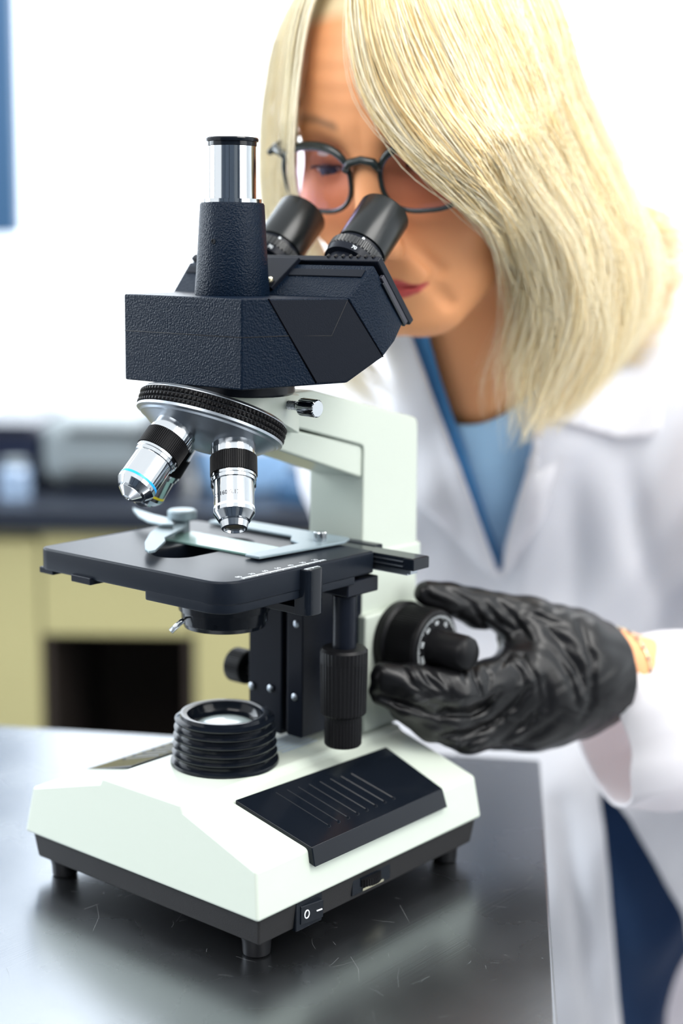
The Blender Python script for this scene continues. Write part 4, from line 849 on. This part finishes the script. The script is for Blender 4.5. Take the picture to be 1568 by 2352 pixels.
# ------------------------------------------------------------------ eyeglasses
gl_ = empty('eyeglasses', toW(h2a((0, .096, .004))), 'round dark grey eyeglasses worn low on the face of the person', 'glasses')
M['acetate'] = mat('smoky_green_acetate', (.022, .032, .032), .15, var=.3, spec=.6)
def ly(x_): return .0985-abs(x_)*.16-(x_*x_)*1.2
def lens_pts(s, sc_=1.0, n_=48):
    out = []
    for k in range(n_):
        t = 2*math.pi*k/n_; cx_, sz_ = math.cos(t), math.sin(t); e_ = 2/2.35
        x_ = s*.0345+.0248*sc_*math.copysign(abs(cx_)**e_, cx_); z_ = -.0055+.0203*sc_*math.copysign(abs(sz_)**e_, sz_)*(.92 if sz_ > 0 else 1.04)-(.0012*abs(cx_) if sz_ < 0 else 0)
        out.append(h2a((x_, ly(x_), z_)))
    return [toW(o_) for o_ in out]
fr = None; fparts = []
for s in (-1, 1):
    rs = [.0015+.0013*max(0, math.sin(2*math.pi*k/48)) for k in range(48)]
    fparts.append(tube('rim', lens_pts(s), rs, M['acetate'], None, closed=True, n=10))
    fparts.append(tube('rim', [toW(h2a((s*a_, ly(a_)-.001*k, z_))) for k, (a_, z_) in enumerate(((.0560, .0055), (.0600, .0075), (.0650, .0085), (.0685, .0078)))], [.0026, .0028, .0026, .0018], M['acetate'], None, n=8))
fparts.append(tube('rim', [toW(h2a((a_, .0985+.0010, z_))) for a_, z_ in ((-.0112, -.0005), (-.0075, .0045), (0, .0062), (.0075, .0045), (.0112, -.0005))], [.0024, .0026, .0024, .0026, .0024], M['acetate'], None, n=10))
merge('frame', fparts, gl_)
lm_ = bpy.data.materials.new('coated_lens'); lm_.use_nodes = True; nt = lm_.node_tree; nt.nodes.clear()
o_ = nt.nodes.new('ShaderNodeOutputMaterial'); t_ = nt.nodes.new('ShaderNodeBsdfTransparent'); t_.inputs[0].default_value = (.90, .80, .86, 1); g_ = nt.nodes.new('ShaderNodeBsdfGlossy'); g_.inputs['Color'].default_value = (.75, .6, 1, 1); g_.inputs['Roughness'].default_value = .02
f_ = nt.nodes.new('ShaderNodeFresnel'); f_.inputs[0].default_value = 1.22; x_ = nt.nodes.new('ShaderNodeMixShader'); nt.links.new(f_.outputs[0], x_.inputs[0]); nt.links.new(t_.outputs[0], x_.inputs[1]); nt.links.new(g_.outputs[0], x_.inputs[2]); nt.links.new(x_.outputs[0], o_.inputs[0])
for s in (-1, 1):
    rim_ = lens_pts(s, .98); c_ = sum(rim_)/len(rim_)+toW(HF*.0014)-toW((0, 0, 0)); mid = [r_*.5+c_*.5+(toW(HF*.0008)-toW((0, 0, 0))) for r_ in rim_]; n_ = len(rim_)
    raw('lens', rim_+mid+[c_], [(i, (i+1) % n_, n_+(i+1) % n_, n_+i) for i in range(n_)]+[(n_+i, n_+(i+1) % n_, 2*n_) for i in range(n_)], lm_, gl_, smooth=True)
    tube('temple', [toW(h2a((s*a_, b_, z_))) for a_, b_, z_ in ((.0680, .0835, .0080), (.0700, .070, .0082), (.0715, .035, .0070), (.0735, .0, .0045), (.0715, -.018, -.004), (.0690, -.030, -.020))], [.0019, .0024, .0020, .0018, .0018, .0016], M['acetate'], gl_, n=8)
# ------------------------------------------------------------------ hair
def crs(pts, n_):                                   # Catmull-Rom resample
    pts = np.asarray(pts, float); m_ = len(pts); P_ = np.vstack([2*pts[0]-pts[1], pts, 2*pts[-1]-pts[-2]])
    sl_ = np.r_[0, np.cumsum(np.linalg.norm(np.diff(pts, axis=0), axis=1))]; sl_ /= sl_[-1]; out = []
    for t in np.linspace(0, 1, n_):
        i = min(np.searchsorted(sl_, t, 'right')-1, m_-2); u = (t-sl_[i])/(sl_[i+1]-sl_[i]); a, b, c, d = P_[i:i+4]
        out.append(.5*((2*b)+(-a+c)*u+(2*a-5*b+4*c-d)*u*u+(-a+3*b-3*c+d)*u**3))
    return np.array(out)
NP = 34
def shield(l):
    q = np.stack([np.abs(l[:, 0]), l[:, 1], l[:, 2]], 1)
    return np.minimum(np.minimum(np.minimum(head_sdf(l), ell(q, (.0345, .0925, -.005), (.0285, .0075, .0245))), ell(q, (0, .0, .01), (.078, .082, .10))), cap(q, (.069, .080, .008), (.0735, .0, .004), .0045))
def strands(guides, n_, depth, clump, wave, tmin=.75, tmax=1.0, rad=.00026, tone=(0, 1), seed=1, smin_=0, smax_=1, push=True, spow=.68, drift_=.06, sparse=0.0):
    rg = np.random.default_rng(seed); Gd = np.array([crs([Q(*g) for g in gd], NP) for gd in guides]); ng = len(guides)
    s_ = smin_+(smax_-smin_)*rg.uniform(0, 1, n_)**spow; thin = (s_ < smin_+.24*(smax_-smin_)) & (rg.uniform(0, 1, n_) < sparse); s_ = np.where(thin, smin_+(smax_-smin_)*rg.uniform(.24, 1, n_), s_); ncl = max(8, n_//22); cs = np.sort(rg.uniform(smin_, smax_, ncl)); ci = np.abs(s_[:, None]-cs[None]).argmin(1)
    t = np.linspace(0, 1, NP)[None, :]; pull = clump*(t**1.2); sv_ = s_[:, None]*(1-pull)+cs[ci][:, None]*pull
    drift = rg.normal(0, drift_, n_)[:, None]*t; clw = (rg.normal(0, .05, ncl)[ci])[:, None]*np.sin(t*rg.uniform(3, 6, ncl)[ci][:, None]+rg.uniform(0, 6, ncl)[ci][:, None])*t
    sv_ = np.clip(sv_+drift+clw, smin_-.06, smax_+.08)*(ng-1); i = np.clip(np.floor(sv_).astype(int), 0, ng-2); u = (sv_-i)[..., None]
    k = np.broadcast_to(np.arange(NP)[None], i.shape); i0 = np.clip(i-1, 0, ng-1); i3 = np.clip(i+2, 0, ng-1)
    a, b, c, d = Gd[i0, k], Gd[i, k], Gd[i+1, k], Gd[i3, k]; X = .5*((2*b)+(-a+c)*u+(2*a-5*b+4*c-d)*u*u+(-a+3*b-3*c+d)*u**3)
    lay = rg.uniform(0, 1, n_)**1.3
    X[..., 1] += (lay*depth)[:, None]*np.clip(t*2.2, .15, 1)+(rg.normal(0, .004, ncl)[ci])[:, None]*t
    fr_ = rg.uniform(6, 15, n_)[:, None]; ph_ = rg.uniform(0, 6.28, n_)[:, None]; phc = rg.uniform(0, 6.28, ncl)[ci][:, None]
    wv_ = wave*t**1.4*(np.sin(fr_*t+ph_)*.45+np.sin(9*t+phc)); X[..., 0] += wv_; X[..., 2] += wv_*.35; X[..., 1] += wave*.6*t*np.cos(fr_*t*.8+ph_)
    if push:
        tgt = (.003+.010*rg.uniform(0, 1, n_))[:, None]*np.ones((1, NP)); tgt = tgt.ravel(); fl_ = X.reshape(-1, 3)
        for _ in range(9):
            l_ = (fl_-HC)@HM; nr_ = np.linalg.norm(l_, axis=1) < .17
            if nr_.any():
                d0 = shield(l_[nr_]); fl_[nr_, 1] -= np.clip(tgt[nr_]-d0, 0, .02)*1.15
        X = fl_.reshape(X.shape)
        for _ in range(10): X[:, 1:-1, 1] = np.minimum(X[:, 1:-1, 1], .25*X[:, :-2, 1]+.5*X[:, 1:-1, 1]+.25*X[:, 2:, 1])
    tl = rg.uniform(tmin, tmax, n_); tt = t*tl[:, None]*(NP-1); j = np.clip(np.floor(tt).astype(int), 0, NP-2); uu = (tt-j)[..., None]; r_ = np.arange(n_)[:, None]
    X = X[r_, j]*(1-uu)+X[r_, j+1]*uu
    T = np.gradient(X, axis=1); T /= np.maximum(np.linalg.norm(T, axis=2), 1e-9)[..., None]; ref = np.array([.2, 1, .1]); n1 = np.cross(T, ref); n1 /= np.maximum(np.linalg.norm(n1, axis=2), 1e-9)[..., None]; n2 = np.cross(T, n1)
    rr = rad*(1-.8*t**3)*rg.uniform(.7, 1.3, n_)[:, None]; Vv = np.stack([X+(n1*math.cos(a_)+n2*math.sin(a_))*rr[..., None] for a_ in (0, 2.094, 4.189)], 2)
    base_ = (np.arange(n_)[:, None, None]*NP+np.arange(NP-1)[None, :, None])*3; k3 = np.arange(3)[None, None]; k4 = (k3+1) % 3
    Fv = np.stack([base_+k3, base_+k4, base_+3+k4, base_+3+k3], -1).reshape(-1, 4)
    c0, c1, c2 = np.array([1., .94, .76]), np.array([1., .85, .50]), np.array([.93, .66, .30]); v_ = np.clip(rg.normal(.42, .22, n_)+(rg.normal(0, .16, ncl)[ci]), 0, 1); v_ = np.clip(tone[0]+(tone[1]-tone[0])*v_, 0, 1.1)
    cc_ = np.where(v_[:, None] < .5, c0+(c1-c0)*(v_[:, None]*2), c1+(c2-c1)*(v_[:, None]*2-1)); cc_ = np.repeat(cc_, NP*3, 0)
    return Vv.reshape(-1, 3), Fv, np.c_[cc_, np.ones(len(cc_))]
right_g = [
 [(830, -150, .935), (805, -40, .915), (798, 80, .898), (830, 230, .885), (925, 365, .885), (1050, 475, .905), (1150, 570, .935), (1168, 720, .965), (1140, 880, .985), (1185, 1000, .99)],
 [(850, -170, .945), (860, -40, .905), (890, 100, .885), (960, 250, .880), (1060, 390, .890), (1170, 520, .915), (1225, 680, .945), (1215, 850, .965), (1230, 1015, .975)],
 [(880, -190, .955), (950, -60, .915), (1020, 90, .895), (1110, 250, .890), (1210, 400, .905), (1300, 560, .925), (1325, 740, .945), (1290, 890, .960), (1250, 1015, .970)],
 [(920, -190, .970), (1060, -80, .940), (1150, 80, .920), (1240, 250, .920), (1330, 420, .935), (1400, 590, .950), (1405, 760, .960), (1350, 890, .965), (1270, 985, .970)],
 [(960, -180, .99), (1150, -80, .975), (1270, 60, .960), (1350, 240, .960), (1425, 420, .970), (1485, 590, .980), (1465, 740, .985), (1385, 850, .985), (1310, 950, .985)]]
left_g = [
 [(815, -150, .94), (770, -60, .925), (725, 30, .925), (705, 130, .930), (690, 300, .945), (685, 430, .955), (728, 560, .975), (785, 700, 1.0), (830, 820, 1.03), (930, 900, 1.06)],
 [(800, -160, .95), (735, -50, .945), (680, 60, .950), (655, 200, .960), (645, 330, .970), (640, 450, .985), (665, 580, 1.0), (720, 720, 1.02), (800, 850, 1.05), (890, 960, 1.08)],
 [(790, -160, .97), (700, -50, .970), (630, 80, .975), (600, 220, .985), (590, 350, 1.0), (600, 470, 1.01), (640, 600, 1.02), (700, 740, 1.04), (770, 860, 1.07), (850, 950, 1.10)]]
back_g = [[(1150, -60, 1.02), (1280, 160, 1.03), (1385, 350, 1.04), (1470, 455, 1.055), (1550, 480, 1.075), (1640, 500, 1.10)], [(1130, -20, 1.04), (1270, 250, 1.05), (1390, 460, 1.055), (1475, 560, 1.065), (1550, 580, 1.08), (1640, 580, 1.11)],
          [(1120, 60, 1.06), (1250, 330, 1.07), (1380, 570, 1.075), (1440, 700, 1.085), (1500, 730, 1.10), (1560, 700, 1.13)], [(1100, 100, 1.09), (1220, 380, 1.10), (1320, 620, 1.10), (1380, 760, 1.10), (1430, 830, 1.12), (1480, 850, 1.15)]]
top_g = [[(960, -200, .99), (820, -175, .96), (760, -90, .95), (720, 10, .955)], [(980, -200, 1.02), (1080, -170, 1.03), (1200, -60, 1.04), (1330, 150, 1.05), (1400, 400, 1.06)]]
sets = [strands(right_g, 3400, .045, .80, .0095, seed=3, sparse=.62), strands(right_g, 1500, .030, .85, .016, .85, 1.0, tone=(-.3, .7), seed=13, smin_=.02, drift_=.10, sparse=.4), strands(right_g, 520, -.014, .3, .011, .6, 1.0, .00016, (0, .5), seed=4, smin_=-.05, smax_=1.05), strands(right_g, 2600, .06, .5, .007, .6, .95, tone=(.25, 1.1), seed=5, smin_=.15, smax_=1.0),
        strands(left_g, 800, .03, .5, .006, .8, 1.0, tone=(-.5, .3), seed=6, spow=1.2, rad=.0002), strands(back_g, 2600, .03, .6, .010, .8, 1.0, tone=(.35, 1.1), seed=8, rad=.0003)]
off = 0; VV, FF, CC = [], [], []
for a, b, c in sets: VV.append(a); FF.append(b+off); CC.append(c); off += len(a)
M['hair'] = mat('blonde_hair', (.9, .8, .6), .42, attr='tone', spec=.45)
nt = M['hair'].node_tree; ou_ = nt.nodes['Material Output']; tr_ = nt.nodes.new('ShaderNodeBsdfTranslucent'); at_ = nt.nodes.new('ShaderNodeAttribute'); at_.attribute_name = 'tone'; nt.links.new(at_.outputs['Color'], tr_.inputs[0])
ms_ = nt.nodes.new('ShaderNodeMixShader'); ms_.inputs[0].default_value = .22; nt.links.new(nt.nodes['Principled BSDF'].outputs[0], ms_.inputs[1]); nt.links.new(tr_.outputs[0], ms_.inputs[2]); nt.links.new(ms_.outputs[0], ou_.inputs[0])
hair = fast('hair', toW(np.concatenate(VV)), np.concatenate(FF), M['hair'], person, col=np.concatenate(CC)); hair['label'] = 'long wispy blonde hair falling over one side of the face'
